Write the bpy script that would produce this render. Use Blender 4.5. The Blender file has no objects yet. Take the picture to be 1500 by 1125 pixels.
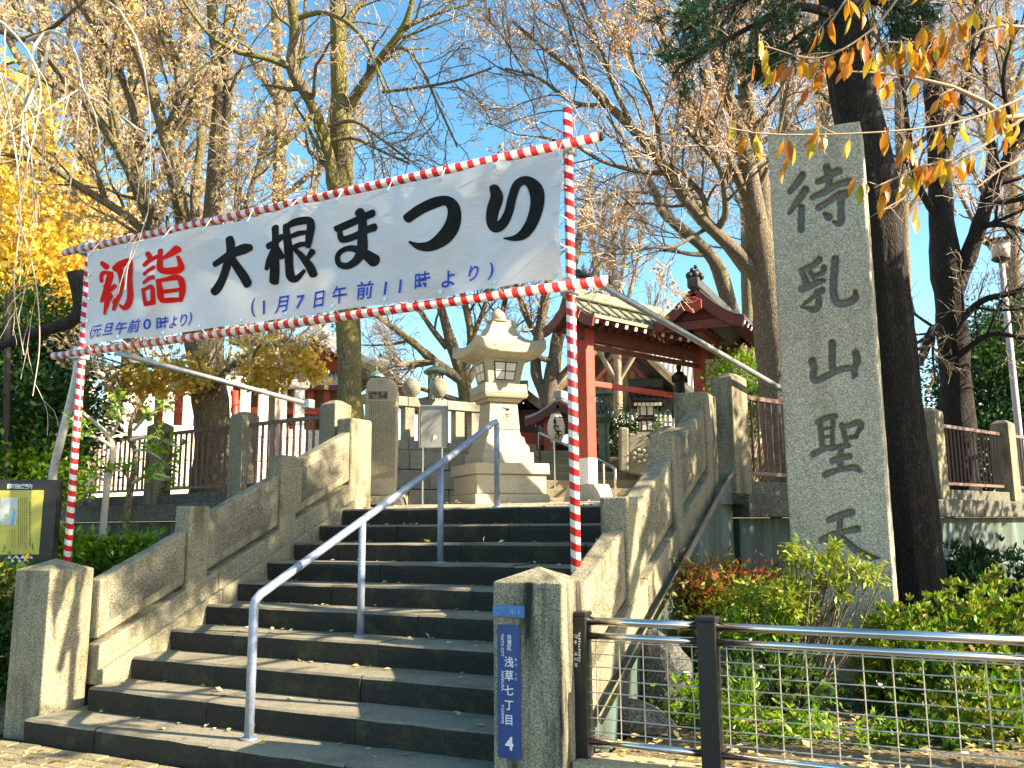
import bpy, bmesh, math, random
import numpy as np
from mathutils import Vector, Matrix

# ------------------------------------------------------------------ camera, light, exposure
SC = bpy.context.scene
COL = SC.collection
R = math.radians
CAM = np.array([5.580, -4.068, 1.442])
FW = np.array([-0.43944, 0.88417, 0.15883])
UP = np.array([0.07742, -0.13884, 0.98728])
RT = np.cross(FW, UP)
FW /= np.linalg.norm(FW); RT /= np.linalg.norm(RT); UP = np.cross(RT, FW)
FPX = 1273.7
cd = bpy.data.cameras.new('camera')
cd.sensor_width = 36.0
cd.lens = FPX / 1500.0 * 36.0
cd.clip_end = 3000
cam = bpy.data.objects.new('camera', cd)
COL.objects.link(cam)
M = Matrix.Identity(4)
for i in range(3):
    M[i][0], M[i][1], M[i][2], M[i][3] = RT[i], UP[i], -FW[i], CAM[i]
cam.matrix_world = M
SC.camera = cam

SUN_EL, SUN_AZ = 31.0, 7.0            # elevation; azimuth measured from +X towards +Y
sd = np.array([math.cos(R(SUN_AZ)) * math.cos(R(SUN_EL)), math.sin(R(SUN_AZ)) * math.cos(R(SUN_EL)), math.sin(R(SUN_EL))])
W = bpy.data.worlds.new('World'); SC.world = W
W.use_nodes = True
nt = W.node_tree; nt.nodes.clear()
sky = nt.nodes.new('ShaderNodeTexSky'); sky.sky_type = 'NISHITA'; sky.sun_disc = False
sky.sun_elevation = R(SUN_EL)
sky.sun_rotation = math.atan2(sd[0], sd[1])
sky.air_density = 1.0; sky.dust_density = 0.9; sky.ozone_density = 2.6
hs = nt.nodes.new('ShaderNodeHueSaturation'); hs.inputs['Saturation'].default_value = 1.3; hs.inputs['Hue'].default_value = .490
bg = nt.nodes.new('ShaderNodeBackground'); bg.inputs['Strength'].default_value = 0.122
wo = nt.nodes.new('ShaderNodeOutputWorld')
nt.links.new(sky.outputs[0], hs.inputs['Color']); nt.links.new(hs.outputs[0], bg.inputs['Color']); nt.links.new(bg.outputs[0], wo.inputs['Surface'])
sl = bpy.data.lights.new('sun', 'SUN'); sl.energy = 5.0; sl.angle = R(0.5); sl.color = (1.0, 0.92, 0.79)
so = bpy.data.objects.new('sun', sl); COL.objects.link(so)
so.rotation_euler = Vector(sd).to_track_quat('Z', 'Y').to_euler()
so.location = (12, 0, 20)
SC.view_settings.view_transform = 'Standard'
SC.view_settings.look = 'None'
SC.view_settings.gamma = 1.0
SC.view_settings.exposure = 1.78
SC.view_settings.use_curve_mapping = False
SC.view_settings.use_white_balance = True
SC.view_settings.white_balance_temperature = 8000
SC.view_settings.white_balance_tint = 12
SC.cycles.max_bounces = 8
SC.cycles.transparent_max_bounces = 8

# ------------------------------------------------------------------ helpers
def ray(x, y):
    return FW + RT * (x - 750) / FPX - UP * (y - 562.5) / FPX
def at(x, y, d):
    """a point of the place seen at (x, y) of the 1500 x 1125 photograph, d metres ahead"""
    return CAM + ray(x, y) * d
def onv(x, y, v):
    r = ray(x, y); return CAM + r * ((v - CAM[1]) / r[1])
ORG = {}
def tag(o, label=None, cat=None, group=None, kind=None):
    if label: o['label'] = label
    if cat: o['category'] = cat
    if group: o['group'] = group
    if kind: o['kind'] = kind
    return o
def thing(name, label, cat, loc=(0, 0, 0), group=None, kind=None):
    o = bpy.data.objects.new(name, None); COL.objects.link(o)
    o.location = tuple(loc); o.empty_display_size = 0.2
    ORG[o.name] = np.array(loc, float)
    return tag(o, label, cat, group, kind)
def org(p):
    return ORG[p.name] if p is not None else np.zeros(3)
def link(name, me, parent=None, loc=None, rot=None):
    """an object at a world point, parented without moving"""
    o = bpy.data.objects.new(name, me); COL.objects.link(o)
    if parent is not None: o.parent = parent
    w = np.array(loc, float) if loc is not None else org(parent)
    o.location = tuple(w - org(parent))
    if rot is not None: o.rotation_euler = rot
    ORG[o.name] = w
    return o
def mesh_np(name, V, F, mat, parent=None, smooth=False):
    V = np.asarray(V, np.float32) - org(parent).astype(np.float32)
    F = np.asarray(F, np.int32)
    me = bpy.data.meshes.new(name)
    n, k = F.shape
    me.vertices.add(len(V)); me.vertices.foreach_set('co', V.ravel())
    me.loops.add(n * k); me.loops.foreach_set('vertex_index', F.ravel())
    me.polygons.add(n); me.polygons.foreach_set('loop_start', np.arange(0, n * k, k, dtype=np.int32))
    if smooth: me.polygons.foreach_set('use_smooth', np.ones(n, bool))
    me.update(calc_edges=True)
    me.materials.append(mat)
    return link(name, me, parent)
class MB:
    def __init__(s): s.v = []; s.f = []
    def add(s, vs, fs):
        b = len(s.v); s.v += [tuple(map(float, p)) for p in vs]; s.f += [tuple(b + i for i in f) for f in fs]; return s
    def box(s, x0, x1, y0, y1, z0, z1):
        return s.add([(x0, y0, z0), (x1, y0, z0), (x1, y1, z0), (x0, y1, z0), (x0, y0, z1), (x1, y0, z1), (x1, y1, z1), (x0, y1, z1)],
                     [(0, 3, 2, 1), (4, 5, 6, 7), (0, 1, 5, 4), (1, 2, 6, 5), (2, 3, 7, 6), (3, 0, 4, 7)])
    def obox(s, c, ax, ay, hx, hy, z0, z1, tx=None, ty=None):
        """oriented box round c=(x,y); ax, ay unit axes in plan; top half sizes tx, ty"""
        tx = hx if tx is None else tx; ty = hy if ty is None else ty
        c = np.array(c[:2], float); ax = np.array(ax[:2]); ay = np.array(ay[:2]); vs = []
        for z, a, b in ((z0, hx, hy), (z1, tx, ty)):
            for sx, sy in ((-1, -1), (1, -1), (1, 1), (-1, 1)):
                p = c + ax * sx * a + ay * sy * b; vs.append((p[0], p[1], z))
        return s.add(vs, [(0, 3, 2, 1), (4, 5, 6, 7), (0, 1, 5, 4), (1, 2, 6, 5), (2, 3, 7, 6), (3, 0, 4, 7)])
    def prism(s, pts, d):
        """closed polygon pts (3-D, planar) pushed along vector d"""
        n = len(pts); a = [np.array(p, float) for p in pts]; d = np.array(d, float)
        return s.add(a + [p + d for p in a], [tuple(range(n)), tuple(range(2 * n - 1, n - 1, -1))] + [(i, i + n, (i + 1) % n + n, (i + 1) % n)[::-1] for i in range(n)])
    def bar(s, a, b, w, h=None, up=(0, 0, 1)):
        h = w if h is None else h
        a = np.array(a, float); b = np.array(b, float); t = (b - a) / np.linalg.norm(b - a)
        u = np.array(up, float); x = np.cross(t, u); x /= np.linalg.norm(x); y = np.cross(x, t)
        vs = [p + x * sx * w / 2 + y * sy * h / 2 for p in (a, b) for sx, sy in ((-1, -1), (1, -1), (1, 1), (-1, 1))]
        return s.add(vs, [(0, 3, 2, 1), (4, 5, 6, 7), (0, 1, 5, 4), (1, 2, 6, 5), (2, 3, 7, 6), (3, 0, 4, 7)])
    def tube(s, pts, r, k=10, caps=True):
        pts = np.array(pts, float); n = len(pts); r = np.broadcast_to(np.array(r, float), (n,))
        T = np.gradient(pts, axis=0); T /= np.linalg.norm(T, axis=1)[:, None]
        ref = np.array([0, 0, 1.0]) if abs(T[0][2]) < .8 else np.array([1.0, 0, 0])
        x = np.cross(T[0], ref); x /= np.linalg.norm(x); vs = []
        for i in range(n):
            x = x - T[i] * x.dot(T[i]); x /= np.linalg.norm(x); y = np.cross(T[i], x)
            for j in range(k):
                a = 2 * math.pi * j / k; vs.append(pts[i] + r[i] * (x * math.cos(a) + y * math.sin(a)))
        fs = [(i * k + j, i * k + (j + 1) % k, (i + 1) * k + (j + 1) % k, (i + 1) * k + j) for i in range(n - 1) for j in range(k)]
        if caps: fs += [tuple(range(k))[::-1], tuple((n - 1) * k + j for j in range(k))]
        return s.add(vs, fs)
    def lathe(s, c, prof, k=20, ph=0.0, sq=None):
        """profile [(r, z)...] spun round the vertical through c; sq=(ax, ay) uses 4 corners on those axes"""
        c = np.array(c, float); vs = []; n = len(prof)
        for r, z in prof:
            for j in range(k):
                a = 2 * math.pi * j / k + ph; vs.append((c[0] + r * math.cos(a), c[1] + r * math.sin(a), c[2] + z))
        fs = [(i * k + j, i * k + (j + 1) % k, (i + 1) * k + (j + 1) % k, (i + 1) * k + j) for i in range(n - 1) for j in range(k)]
        fs += [tuple(range(k))[::-1], tuple((n - 1) * k + j for j in range(k))]
        return s.add(vs, fs)
    def build(s, name, mat, parent=None, smooth=False, bevel=0, seg=2):
        o0 = org(parent)
        me = bpy.data.meshes.new(name)
        me.from_pydata([tuple(np.array(p) - o0) for p in s.v], [], s.f)
        me.materials.append(mat)
        if smooth: me.polygons.foreach_set('use_smooth', [True] * len(me.polygons))
        bm = bmesh.new(); bm.from_mesh(me); bmesh.ops.recalc_face_normals(bm, faces=bm.faces); bm.to_mesh(me); bm.free()
        o = link(name, me, parent)
        if bevel:
            m = o.modifiers.new('bevel', 'BEVEL'); m.width = bevel; m.segments = seg; m.limit_method = 'ANGLE'; m.angle_limit = R(35)
        return o
def smooth_path(pts, n):
    """Catmull-Rom through pts (rows of any length), resampled to n rows"""
    P = np.array(pts, float)
    if len(P) == 2:
        t = np.linspace(0, 1, n)[:, None]; return P[0] * (1 - t) + P[1] * t
    E = np.vstack([2 * P[0] - P[1], P, 2 * P[-1] - P[-2]])
    L = np.concatenate([[0], np.cumsum(np.linalg.norm(np.diff(P[:, :3], axis=0), axis=1))])
    out = []
    for q in np.linspace(0, L[-1], n):
        i = min(max(np.searchsorted(L, q, 'right') - 1, 0), len(P) - 2)
        t = (q - L[i]) / max(L[i + 1] - L[i], 1e-9)
        a, b, c, d = E[i], E[i + 1], E[i + 2], E[i + 3]
        out.append(.5 * (2 * b + (c - a) * t + (2 * a - 5 * b + 4 * c - d) * t * t + (3 * b - a - 3 * c + d) * t ** 3))
    return np.array(out)

# ------------------------------------------------------------------ materials
def mat(name):
    m = bpy.data.materials.new(name); m.use_nodes = True
    n = m.node_tree.nodes; b = n['Principled BSDF']
    return m, m.node_tree, n, b
def nd(nt_, t, **kw):
    x = nt_.nodes.new(t)
    for k, v in kw.items(): setattr(x, k, v)
    return x
def pos(nt_, scale=(1, 1, 1), obj=False):
    if obj:
        g = nd(nt_, 'ShaderNodeTexCoord').outputs['Object']
    else:
        g = nd(nt_, 'ShaderNodeNewGeometry').outputs['Position']
    mp = nd(nt_, 'ShaderNodeMapping'); mp.inputs['Scale'].default_value = scale
    nt_.links.new(g, mp.inputs['Vector']); return mp.outputs[0]
def noise(nt_, vec, scale, detail=4, rough=.6):
    x = nd(nt_, 'ShaderNodeTexNoise'); x.inputs['Scale'].default_value = scale; x.inputs['Detail'].default_value = detail; x.inputs['Roughness'].default_value = rough
    nt_.links.new(vec, x.inputs['Vector']); return x.outputs['Fac']
def ramp(nt_, fac, stops):
    x = nd(nt_, 'ShaderNodeValToRGB'); e = x.color_ramp.elements
    while len(e) < len(stops): e.new(.5)
    for i, (p, c) in enumerate(stops):
        e[i].position = p; e[i].color = (*c, 1) if len(c) == 3 else c
    nt_.links.new(fac, x.inputs['Fac']); return x.outputs['Color']
def mix(nt_, fac, a, b, mode='MIX'):
    x = nd(nt_, 'ShaderNodeMix', data_type='RGBA', blend_type=mode)
    for s, v in ((x.inputs[0], fac), (x.inputs[6], a), (x.inputs[7], b)):
        if isinstance(v, (int, float)): s.default_value = v
        elif isinstance(v, tuple): s.default_value = (*v, 1)
        else: nt_.links.new(v, s)
    return x.outputs[2]
def bump(nt_, b, h, strength=.4, dist=.01):
    x = nd(nt_, 'ShaderNodeBump'); x.inputs['Strength'].default_value = strength; x.inputs['Distance'].default_value = dist
    nt_.links.new(h, x.inputs['Height']); nt_.links.new(x.outputs[0], b.inputs['Normal'])
def island(nt_): return nd(nt_, 'ShaderNodeNewGeometry').outputs['Random Per Island']
def objrand(nt_): return nd(nt_, 'ShaderNodeObjectInfo').outputs['Random']
def g3(v): return (v, v, v)

def stone(name, c0, c1, speck=150.0,  stain=.55, stain_col=(.05, .05, .04), moss=0.0, grain=.5, streak=False, rand=.0, sscale=1.6, lo=.52, dark=.35, zs=.22):
    m, t, n, b = mat(name)
    p = pos(t)
    vo = nd(t, 'ShaderNodeTexVoronoi'); vo.inputs['Scale'].default_value = speck * 1.5; t.links.new(p, vo.inputs['Vector'])
    sx = nd(t, 'ShaderNodeSeparateXYZ'); t.links.new(vo.outputs['Color'], sx.inputs[0])
    s = mix(t, .32, noise(t, p, speck * 1.3, 2, .7), sx.outputs['X'])
    col = ramp(t, s, [(.3, tuple(x * dark for x in c0)), (.45, c0), (.62, c1), (.8, tuple(min(x * 1.25, .75) for x in c1))])
    sp = pos(t, (1, 1, zs)) if streak else p
    st = noise(t, sp, sscale * (3.2 if streak else 1), 6, .62)
    f = ramp(t, st, [(lo, g3(0)), (lo + .16, g3(stain))])
    col = mix(t, f, col, mix(t, .5, stain_col, mix(t, 1.0, col, stain_col, 'MULTIPLY')))
    if moss:
        ms = noise(t, p, 5.0, 5, .65)
        col = mix(t, ramp(t, ms, [(.52, g3(0)), (.7, g3(moss))]), col, (.10, .12, .03))
    if rand:
        col = mix(t, 1.0, col, ramp(t, objrand(t), [(0, g3(1 - rand)), (1, g3(1))]), 'MULTIPLY')
    t.links.new(col, b.inputs['Base Color'])
    b.inputs['Roughness'].default_value = .85
    h = mix(t, .5, s, noise(t, p, 22, 6, .7))
    bump(t, b, h, grain, .006)
    return m
GRANITE = stone('granite', (.20, .18, .115), (.37, .335, .225), 110, .75, (.08, .08, .05), .25, .5, True, lo=.50, dark=.5)
GRANITE_STAINED = stone('water_stained_granite', (.21, .19, .125), (.38, .345, .235), 110, 1.0, (.02, .018, .013), .1, .5, True, sscale=2.4, lo=.485, dark=.5, zs=.10)
GRANITE_ROUGH = stone('granite_rough', (.13, .12, .08), (.29, .27, .195), 110, .5, (.07, .07, .06), .12, 1.0)
MONUMENT = stone('monument_granite', (.33, .30, .215), (.58, .535, .41), 95, .3, (.16, .15, .10), .12, .35, True, dark=.62)
ENGRAVED = stone('engraved_stone', (.13, .13, .10), (.27, .265, .21), 150, .4, (.06, .06, .03), .2, .35)
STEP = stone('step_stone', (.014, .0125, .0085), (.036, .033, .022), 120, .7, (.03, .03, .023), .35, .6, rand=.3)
def sun_shade_treads():
    # sun on treads and shade on risers put into colour, besides wear and moss
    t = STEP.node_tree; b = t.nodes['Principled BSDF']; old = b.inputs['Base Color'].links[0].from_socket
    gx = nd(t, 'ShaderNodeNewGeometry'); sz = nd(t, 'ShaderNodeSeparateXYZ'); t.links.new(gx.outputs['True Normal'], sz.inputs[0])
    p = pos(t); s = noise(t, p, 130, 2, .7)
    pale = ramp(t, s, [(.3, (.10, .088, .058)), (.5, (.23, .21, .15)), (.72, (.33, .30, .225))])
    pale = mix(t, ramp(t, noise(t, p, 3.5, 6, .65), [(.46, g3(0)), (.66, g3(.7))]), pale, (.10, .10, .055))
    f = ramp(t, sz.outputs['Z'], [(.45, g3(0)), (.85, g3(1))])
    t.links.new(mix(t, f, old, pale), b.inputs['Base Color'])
sun_shade_treads()
LANTERN = stone('lantern_stone', (.42, .37, .26), (.60, .55, .42), 190, .4, (.22, .19, .11), .0, .3)
OLDSTONE = stone('old_stone', (.26, .25, .19), (.45, .43, .35), 130, .7, (.08, .08, .05), .3, .6, rand=.25)
CURBST = stone('kerb_stone', (.30, .26, .16), (.46, .40, .27), 150, .5, (.12, .11, .06), .2, .5, rand=.2)
ROCK = stone('garden_rock', (.045, .046, .038), (.13, .13, .11), 60, .5, (.05, .05, .04), .3, 1.0)
PLASTER = stone('plaster', (.72, .68, .58), (.82, .79, .70), 40, .3, (.4, .36, .28), 0, .2)

def concrete_streaked():
    m, t, n, b = mat('stained_concrete')
    p = pos(t); s = noise(t, pos(t, (1, 1, .14)), 3.6, 7, .72)
    col = ramp(t, s, [(.3, (.015, .02, .014)), (.48, (.055, .085, .07)), (.62, (.10, .165, .155)), (.85, (.28, .38, .38))])
    col = mix(t, ramp(t, noise(t, pos(t, (1, 1, .25)), 3.0, 6, .7), [(.5, g3(0)), (.72, g3(.8))]), col, (.045, .08, .05))
    t.links.new(col, b.inputs['Base Color']); b.inputs['Roughness'].default_value = .8
    bump(t, b, noise(t, p, 40, 5), .3, .005)
    return m
CONCRETE = concrete_streaked()
LEDGE = stone('ledge_concrete', (.085, .088, .068), (.18, .18, .145), 60, .6, (.05, .055, .04), .2, .4, True)

def plain(name, col, rough=.6, metal=0.0, var=.12, scale=14.0, bmp=.0, spec=None):
    m, t, n, b = mat(name)
    p = pos(t)
    s = noise(t, p, scale, 5, .6)
    c = mix(t, ramp(t, s, [(.3, g3(0)), (.7, g3(1))]), tuple(x * (1 - var) for x in col), tuple(min(1, x * (1 + var)) for x in col))
    t.links.new(c, b.inputs['Base Color']); b.inputs['Roughness'].default_value = rough; b.inputs['Metallic'].default_value = metal
    if bmp: bump(t, b, s, bmp, .004)
    if spec is not None: b.inputs['Specular IOR Level'].default_value = spec
    return m
GALV = plain('galvanised_steel', (.25, .31, .40), .42, .35, .22, 30, .15)
BRACE = plain('scaffold_pipe', (.42, .45, .44), .38, .6, .25, 18, .1)
STEEL = plain('stainless_steel', (.66, .64, .62), .16, 1.0, .06, 20)
BLACKMETAL = plain('black_painted_metal', (.016, .016, .016), .38, 0, .3, 25)
WIRE = plain('wire_metal', (.62, .58, .48), .35, .7, .1)
BROWNRAIL = plain('brown_painted_rail', (.17, .095, .075), .45, 0, .25, 20)
RED = plain('vermilion_paint', (.40, .05, .028), .5, 0, .22, 9, .2)
DKRED = plain('weathered_red_wood', (.15, .036, .03), .6, 0, .3, 9, .2)
DKWOOD = plain('dark_timber', (.045, .032, .022), .7, 0, .3, 12, .3)
WOOD = plain('pale_timber', (.34, .22, .10), .7, 0, .25, 10, .2)
COPPER = plain('green_copper', (.17, .18, .13), .55, .1, .25, 10, .2)
BRONZE = plain('green_bronze', (.10, .17, .13), .5, .4, .3, 14, .2)
DARKBRONZE = plain('dark_bronze', (.035, .035, .03), .5, .4, .3, 14)
TILE = plain('roof_tile', (.40, .39, .36), .7, 0, .2, 6, .2)
TILE2 = plain('pale_roof_tile', (.62, .59, .52), .7, 0, .15, 6, .2)
DKTILE = plain('dark_roof_tile', (.055, .062, .055), .6, 0, .3, 8, .2)
WHITE = plain('white_paint', (.78, .77, .74), .5, 0, .05)
PAPER = plain('lantern_paper', (.78, .70, .50), .7, 0, .08)
PANE = plain('paper_pane', (.74, .73, .66), .5, 0, .05)
BLACK = plain('black_ink', (.012, .012, .010), .75, 0, .5, 6, 0, .15)
REDINK = plain('red_ink', (.72, .012, .008), .75, 0, .06, 5, 0, .15)
BLUEINK = plain('blue_ink', (.014, .07, .50), .75, 0, .1, 5, 0, .15)
SIGNBLUE = plain('enamel_blue', (.018, .065, .21), .3, 0, .15, 12)
SIGNBLUE2 = plain('faded_blue', (.03, .17, .40), .35, 0, .2, 25)
FADED = plain('faded_print', (.16, .34, .52), .5, 0, .1)
SIGNYEL = plain('sign_yellow', (.50, .44, .085), .4, 0, .12, 5)
SIGNBLK = plain('sign_black', (.022, .021, .019), .4, 0, .3)
MAPGREY = plain('map_grey', (.50, .56, .52), .4, 0, .1)
MAPBLUE = plain('map_blue', (.12, .38, .66), .4)
MAPGREEN = plain('map_green', (.22, .55, .12), .4)
OLIVEINK = plain('olive_print', (.20, .19, .03), .5)
GREYBOARD = plain('grey_board', (.30, .31, .29), .45, 0, .2, 8)
ROPE = plain('white_cord', (.66, .62, .54), .8)
EARTH = stone('earth', (.10, .075, .045), (.24, .18, .10), 60, .4, (.05, .04, .02), .25, 1.0)
GRAVEL = stone('gravel', (.27, .25, .18), (.50, .46, .36), 45, .5, (.16, .15, .09), .2, 1.0)
ASPHALT = stone('asphalt', (.04, .04, .04), (.08, .08, .078), 220, .3, (.03, .03, .03), 0, .6)
BRICK = stone('paving_brick', (.27, .22, .11), (.44, .37, .22), 130, .4, (.12, .10, .05), .12, .5, rand=.35)

def bark(name, c0, c1, sc=7.0, moss=.0, strength=1.0):
    m, t, n, b = mat(name)
    v = nd(t, 'ShaderNodeTexVoronoi'); v.inputs['Scale'].default_value = sc * 2.2; v.feature = 'DISTANCE_TO_EDGE'
    w = pos(t, (1, 1, .22))
    dn = nd(t, 'ShaderNodeTexNoise'); dn.inputs['Scale'].default_value = sc; t.links.new(w, dn.inputs['Vector'])
    va = nd(t, 'ShaderNodeVectorMath', operation='MULTIPLY_ADD'); va.inputs[1].default_value = (.25, .25, .25)
    t.links.new(dn.outputs['Color'], va.inputs[0]); t.links.new(w, va.inputs[2])
    t.links.new(va.outputs[0], v.inputs['Vector'])
    s = noise(t, w, sc * 3, 6, .7)
    f = ramp(t, v.outputs['Distance'], [(0, g3(0)), (.30, g3(1))])
    h = mix(t, .62, f, s)
    col = ramp(t, h, [(.18, tuple(x * .45 for x in c0)), (.45, c0), (.8, c1)])
    if moss:
        col = mix(t, ramp(t, noise(t, pos(t, (1, 1, .5)), 2.2, 5, .65), [(.44, g3(0)), (.6, g3(moss))]), col, (.22, .21, .03))
    t.links.new(col, b.inputs['Base Color']); b.inputs['Roughness'].default_value = .9
    bump(t, b, h, strength, .03)
    return m
BARK = bark('grey_bark', (.16, .13, .085), (.40, .33, .22), 14, .35)
BARK2 = bark('pale_bark', (.20, .16, .115), (.46, .38, .28), 17, .25)
BARKDK = bark('dark_conifer_bark', (.016, .013, .010), (.055, .046, .034), 15, .0, .9)
BARKGREEN = bark('mossy_bark', (.18, .145, .075), (.40, .34, .20), 14, .8)
TWIG = plain('twig_bark', (.36, .27, .19), .8, 0, .3, 3)
TWIGPINK = plain('pinkish_twig_bark', (.52, .40, .30), .8, 0, .3, 3)
TWIGPALE = plain('pale_twig_bark', (.50, .43, .34), .8, 0, .15, 3)

def leafmat(name, cols, trans=.45, rough=.45):
    m, t, n, b = mat(name)
    st = [(i / max(1, len(cols) - 1), c) for i, c in enumerate(cols)]
    c = ramp(t, island(t), st)
    t.links.new(c, b.inputs['Base Color']); b.inputs['Roughness'].default_value = rough
    tr = nd(t, 'ShaderNodeBsdfTranslucent'); t.links.new(c, tr.inputs['Color'])
    mx = nd(t, 'ShaderNodeMixShader'); mx.inputs[0].default_value = trans
    t.links.new(b.outputs[0], mx.inputs[1]); t.links.new(tr.outputs[0], mx.inputs[2]); t.links.new(mx.outputs[0], n['Material Output'].inputs['Surface'])
    return m
L_GOLD = leafmat('gold_leaf', [(.54, .34, .03), (.68, .48, .06), (.70, .58, .18), (.60, .40, .03)], .5)
L_PALE = leafmat('pale_gold_leaf', [(.55, .42, .20), (.62, .52, .32), (.48, .30, .12), (.66, .58, .42)], .45)
L_ORANGE = leafmat('orange_leaf', [(.56, .20, .015), (.62, .30, .02), (.50, .14, .012), (.60, .40, .04), (.34, .34, .03)], .55, .35)
L_RUST = leafmat('rust_leaf', [(.50, .26, .11), (.56, .36, .18), (.42, .19, .09), (.60, .48, .30)], .4)
L_GREEN = leafmat('green_leaf', [(.025, .085, .012), (.05, .13, .018), (.09, .19, .02), (.03, .07, .014)], .3, .3)
L_LIGHT = leafmat('bright_green_leaf', [(.08, .24, .014), (.16, .36, .02), (.28, .40, .03), (.06, .17, .014)], .4, .3)
L_AZALEA = leafmat('azalea_leaf', [(.05, .17, .012), (.09, .25, .015), (.20, .34, .02), (.34, .36, .03), (.04, .12, .010), (.46, .30, .04)], .35, .5)
L_NANDINA = leafmat('nandina_leaf', [(.14, .28, .02), (.26, .36, .03), (.38, .38, .06), (.16, .22, .02)], .4, .5)
L_NANDRED = leafmat('red_nandina_leaf', [(.38, .055, .02), (.30, .10, .03), (.44, .17, .05), (.16, .17, .03)], .4, .3)
L_DARK = leafmat('dark_evergreen_leaf', [(.012, .045, .012), (.02, .07, .015), (.04, .11, .02), (.075, .16, .03)], .2, .25)
L_PINE = leafmat('conifer_needle', [(.012, .055, .022), (.02, .085, .035), (.035, .12, .045)], .25, .4)
L_FALLEN = leafmat('fallen_leaf', [(.56, .44, .12), (.60, .50, .26), (.50, .32, .06), (.60, .54, .36)], .1, .6)

def cloth_mat():
    m, t, n, b = mat('banner_cloth')
    p = pos(t)
    s = noise(t, p, 2.5, 5, .6)
    c = ramp(t, s, [(.3, (.60, .61, .63)), (.7, (.70, .70, .70))])
    t.links.new(c, b.inputs['Base Color']); b.inputs['Roughness'].default_value = .45
    tr = nd(t, 'ShaderNodeBsdfTranslucent'); t.links.new(c, tr.inputs['Color'])
    mx = nd(t, 'ShaderNodeMixShader'); mx.inputs[0].default_value = .22
    t.links.new(b.outputs[0], mx.inputs[1]); t.links.new(tr.outputs[0], mx.inputs[2]); t.links.new(mx.outputs[0], n['Material Output'].inputs['Surface'])
    mp_ = pos(t, (1.0, 1, 2.4)); mp_.node.inputs['Rotation'].default_value = (0, R(28), 0)
    h_ = mix(t, .35, noise(t, mp_, 2.6, 3, .5), noise(t, pos(t, (1, 1, 1.6)), 11, 5, .6)); bump(t, b, h_, .55, .05)
    return m
CLOTH = cloth_mat()
def stripe_mat(name, axis, period, tilt):
    m, t, n, b = mat(name)
    tc = nd(t, 'ShaderNodeNewGeometry'); sx = nd(t, 'ShaderNodeSeparateXYZ'); t.links.new(tc.outputs['Position'], sx.inputs[0])
    a = nd(t, 'ShaderNodeMath', operation='MULTIPLY_ADD'); a.inputs[1].default_value = tilt
    o1, o2 = (('Z', 'X') if axis == 'Z' else ('X', 'Z'))
    t.links.new(sx.outputs[o2], a.inputs[0]); t.links.new(sx.outputs[o1], a.inputs[2])
    d = nd(t, 'ShaderNodeMath', operation='DIVIDE'); d.inputs[1].default_value = period; t.links.new(a.outputs[0], d.inputs[0])
    f = nd(t, 'ShaderNodeMath', operation='FRACT'); t.links.new(d.outputs[0], f.inputs[0])
    g = nd(t, 'ShaderNodeMath', operation='GREATER_THAN'); g.inputs[1].default_value = .5; t.links.new(f.outputs[0], g.inputs[0])
    w = noise(t, pos(t), 25, 4, .6)
    c = mix(t, g.outputs[0], mix(t, w, (.66, .64, .60), (.78, .77, .74)), mix(t, w, (.48, .012, .014), (.62, .02, .022)))
    t.links.new(c, b.inputs['Base Color']); b.inputs['Roughness'].default_value = .35
    return m
STRIPE_V = stripe_mat('striped_tape_upright', 'Z', .089, .45)
STRIPE_H = stripe_mat('striped_tape_level', 'X', .0925, .25)
# ------------------------------------------------------------------ ground, pavement, terraces
rng = np.random.default_rng(7); random.seed(7)
g = MB(); g.add([(-300, -300, -.035), (300, -300, -.035), (300, 400, -.035), (-300, 400, -.035)], [(0, 1, 2, 3)])
tag(g.build('ground', EARTH), kind='structure')
# street side pavement, with its bricks laid one by one where the camera sees them
pav = MB().box(-6, 9.5, -9, -.012, -.06, -.012).build('pavement', ASPHALT); tag(pav, kind='structure')
bm_ = MB().box(-.104, .104, -.051, .051, 0, .03); bo = bm_.build('paving_brick', BRICK, pav, bevel=.008, seg=1)
brick_me = bo.data; bpy.data.objects.remove(bo)
k = 0
for row in range(13):
    v = -.075 - row * .111
    for c in range(16):
        u = -1.55 + c * .217 + (.108 if row % 2 else 0)
        if k >= 290 or u > 1.75: continue
        o = link('paving_brick', brick_me, pav, (u, v, -.016 + rng.uniform(-.004, .004)), (rng.normal(0, .012), rng.normal(0, .012), rng.normal(0, .012)))
        m = o.modifiers.new('bevel', 'BEVEL'); m.width = .008; m.segments = 1
        k += 1

# planting ground on the left (rises towards the wall) and on the right behind the guard fence
g = MB()
U = [-14, -6, -3, -1.2, -.55]; V = [.1, .5, 1.0, 1.6, 2.6, 5.2]; Z = [.03, .30, .60, .86, 1.0, 1.0]
vs = [(u, v, z + .04 * math.sin(u * 3 + v * 5)) for v, z in zip(V, Z) for u in U]
fs = [(j * 5 + i, j * 5 + i + 1, (j + 1) * 5 + i + 1, (j + 1) * 5 + i) for j in range(5) for i in range(4)]
g.add(vs, fs); tag(g.build('planting_ground', EARTH, smooth=True), kind='structure')
g = MB()
U = [3.85, 4.6, 5.6, 7.5, 14]; V = [.40, 1.2, 2.6, 4.2, 8, 14]; Z = [.235, .26, .28, .35, .5, .6]
vs = [(u, v, z + .03 * math.sin(u * 4 + v * 5)) for v, z in zip(V, Z) for u in U]
g.add(vs, fs); tag(g.build('planting_ground', EARTH, smooth=True), kind='structure')
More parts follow.
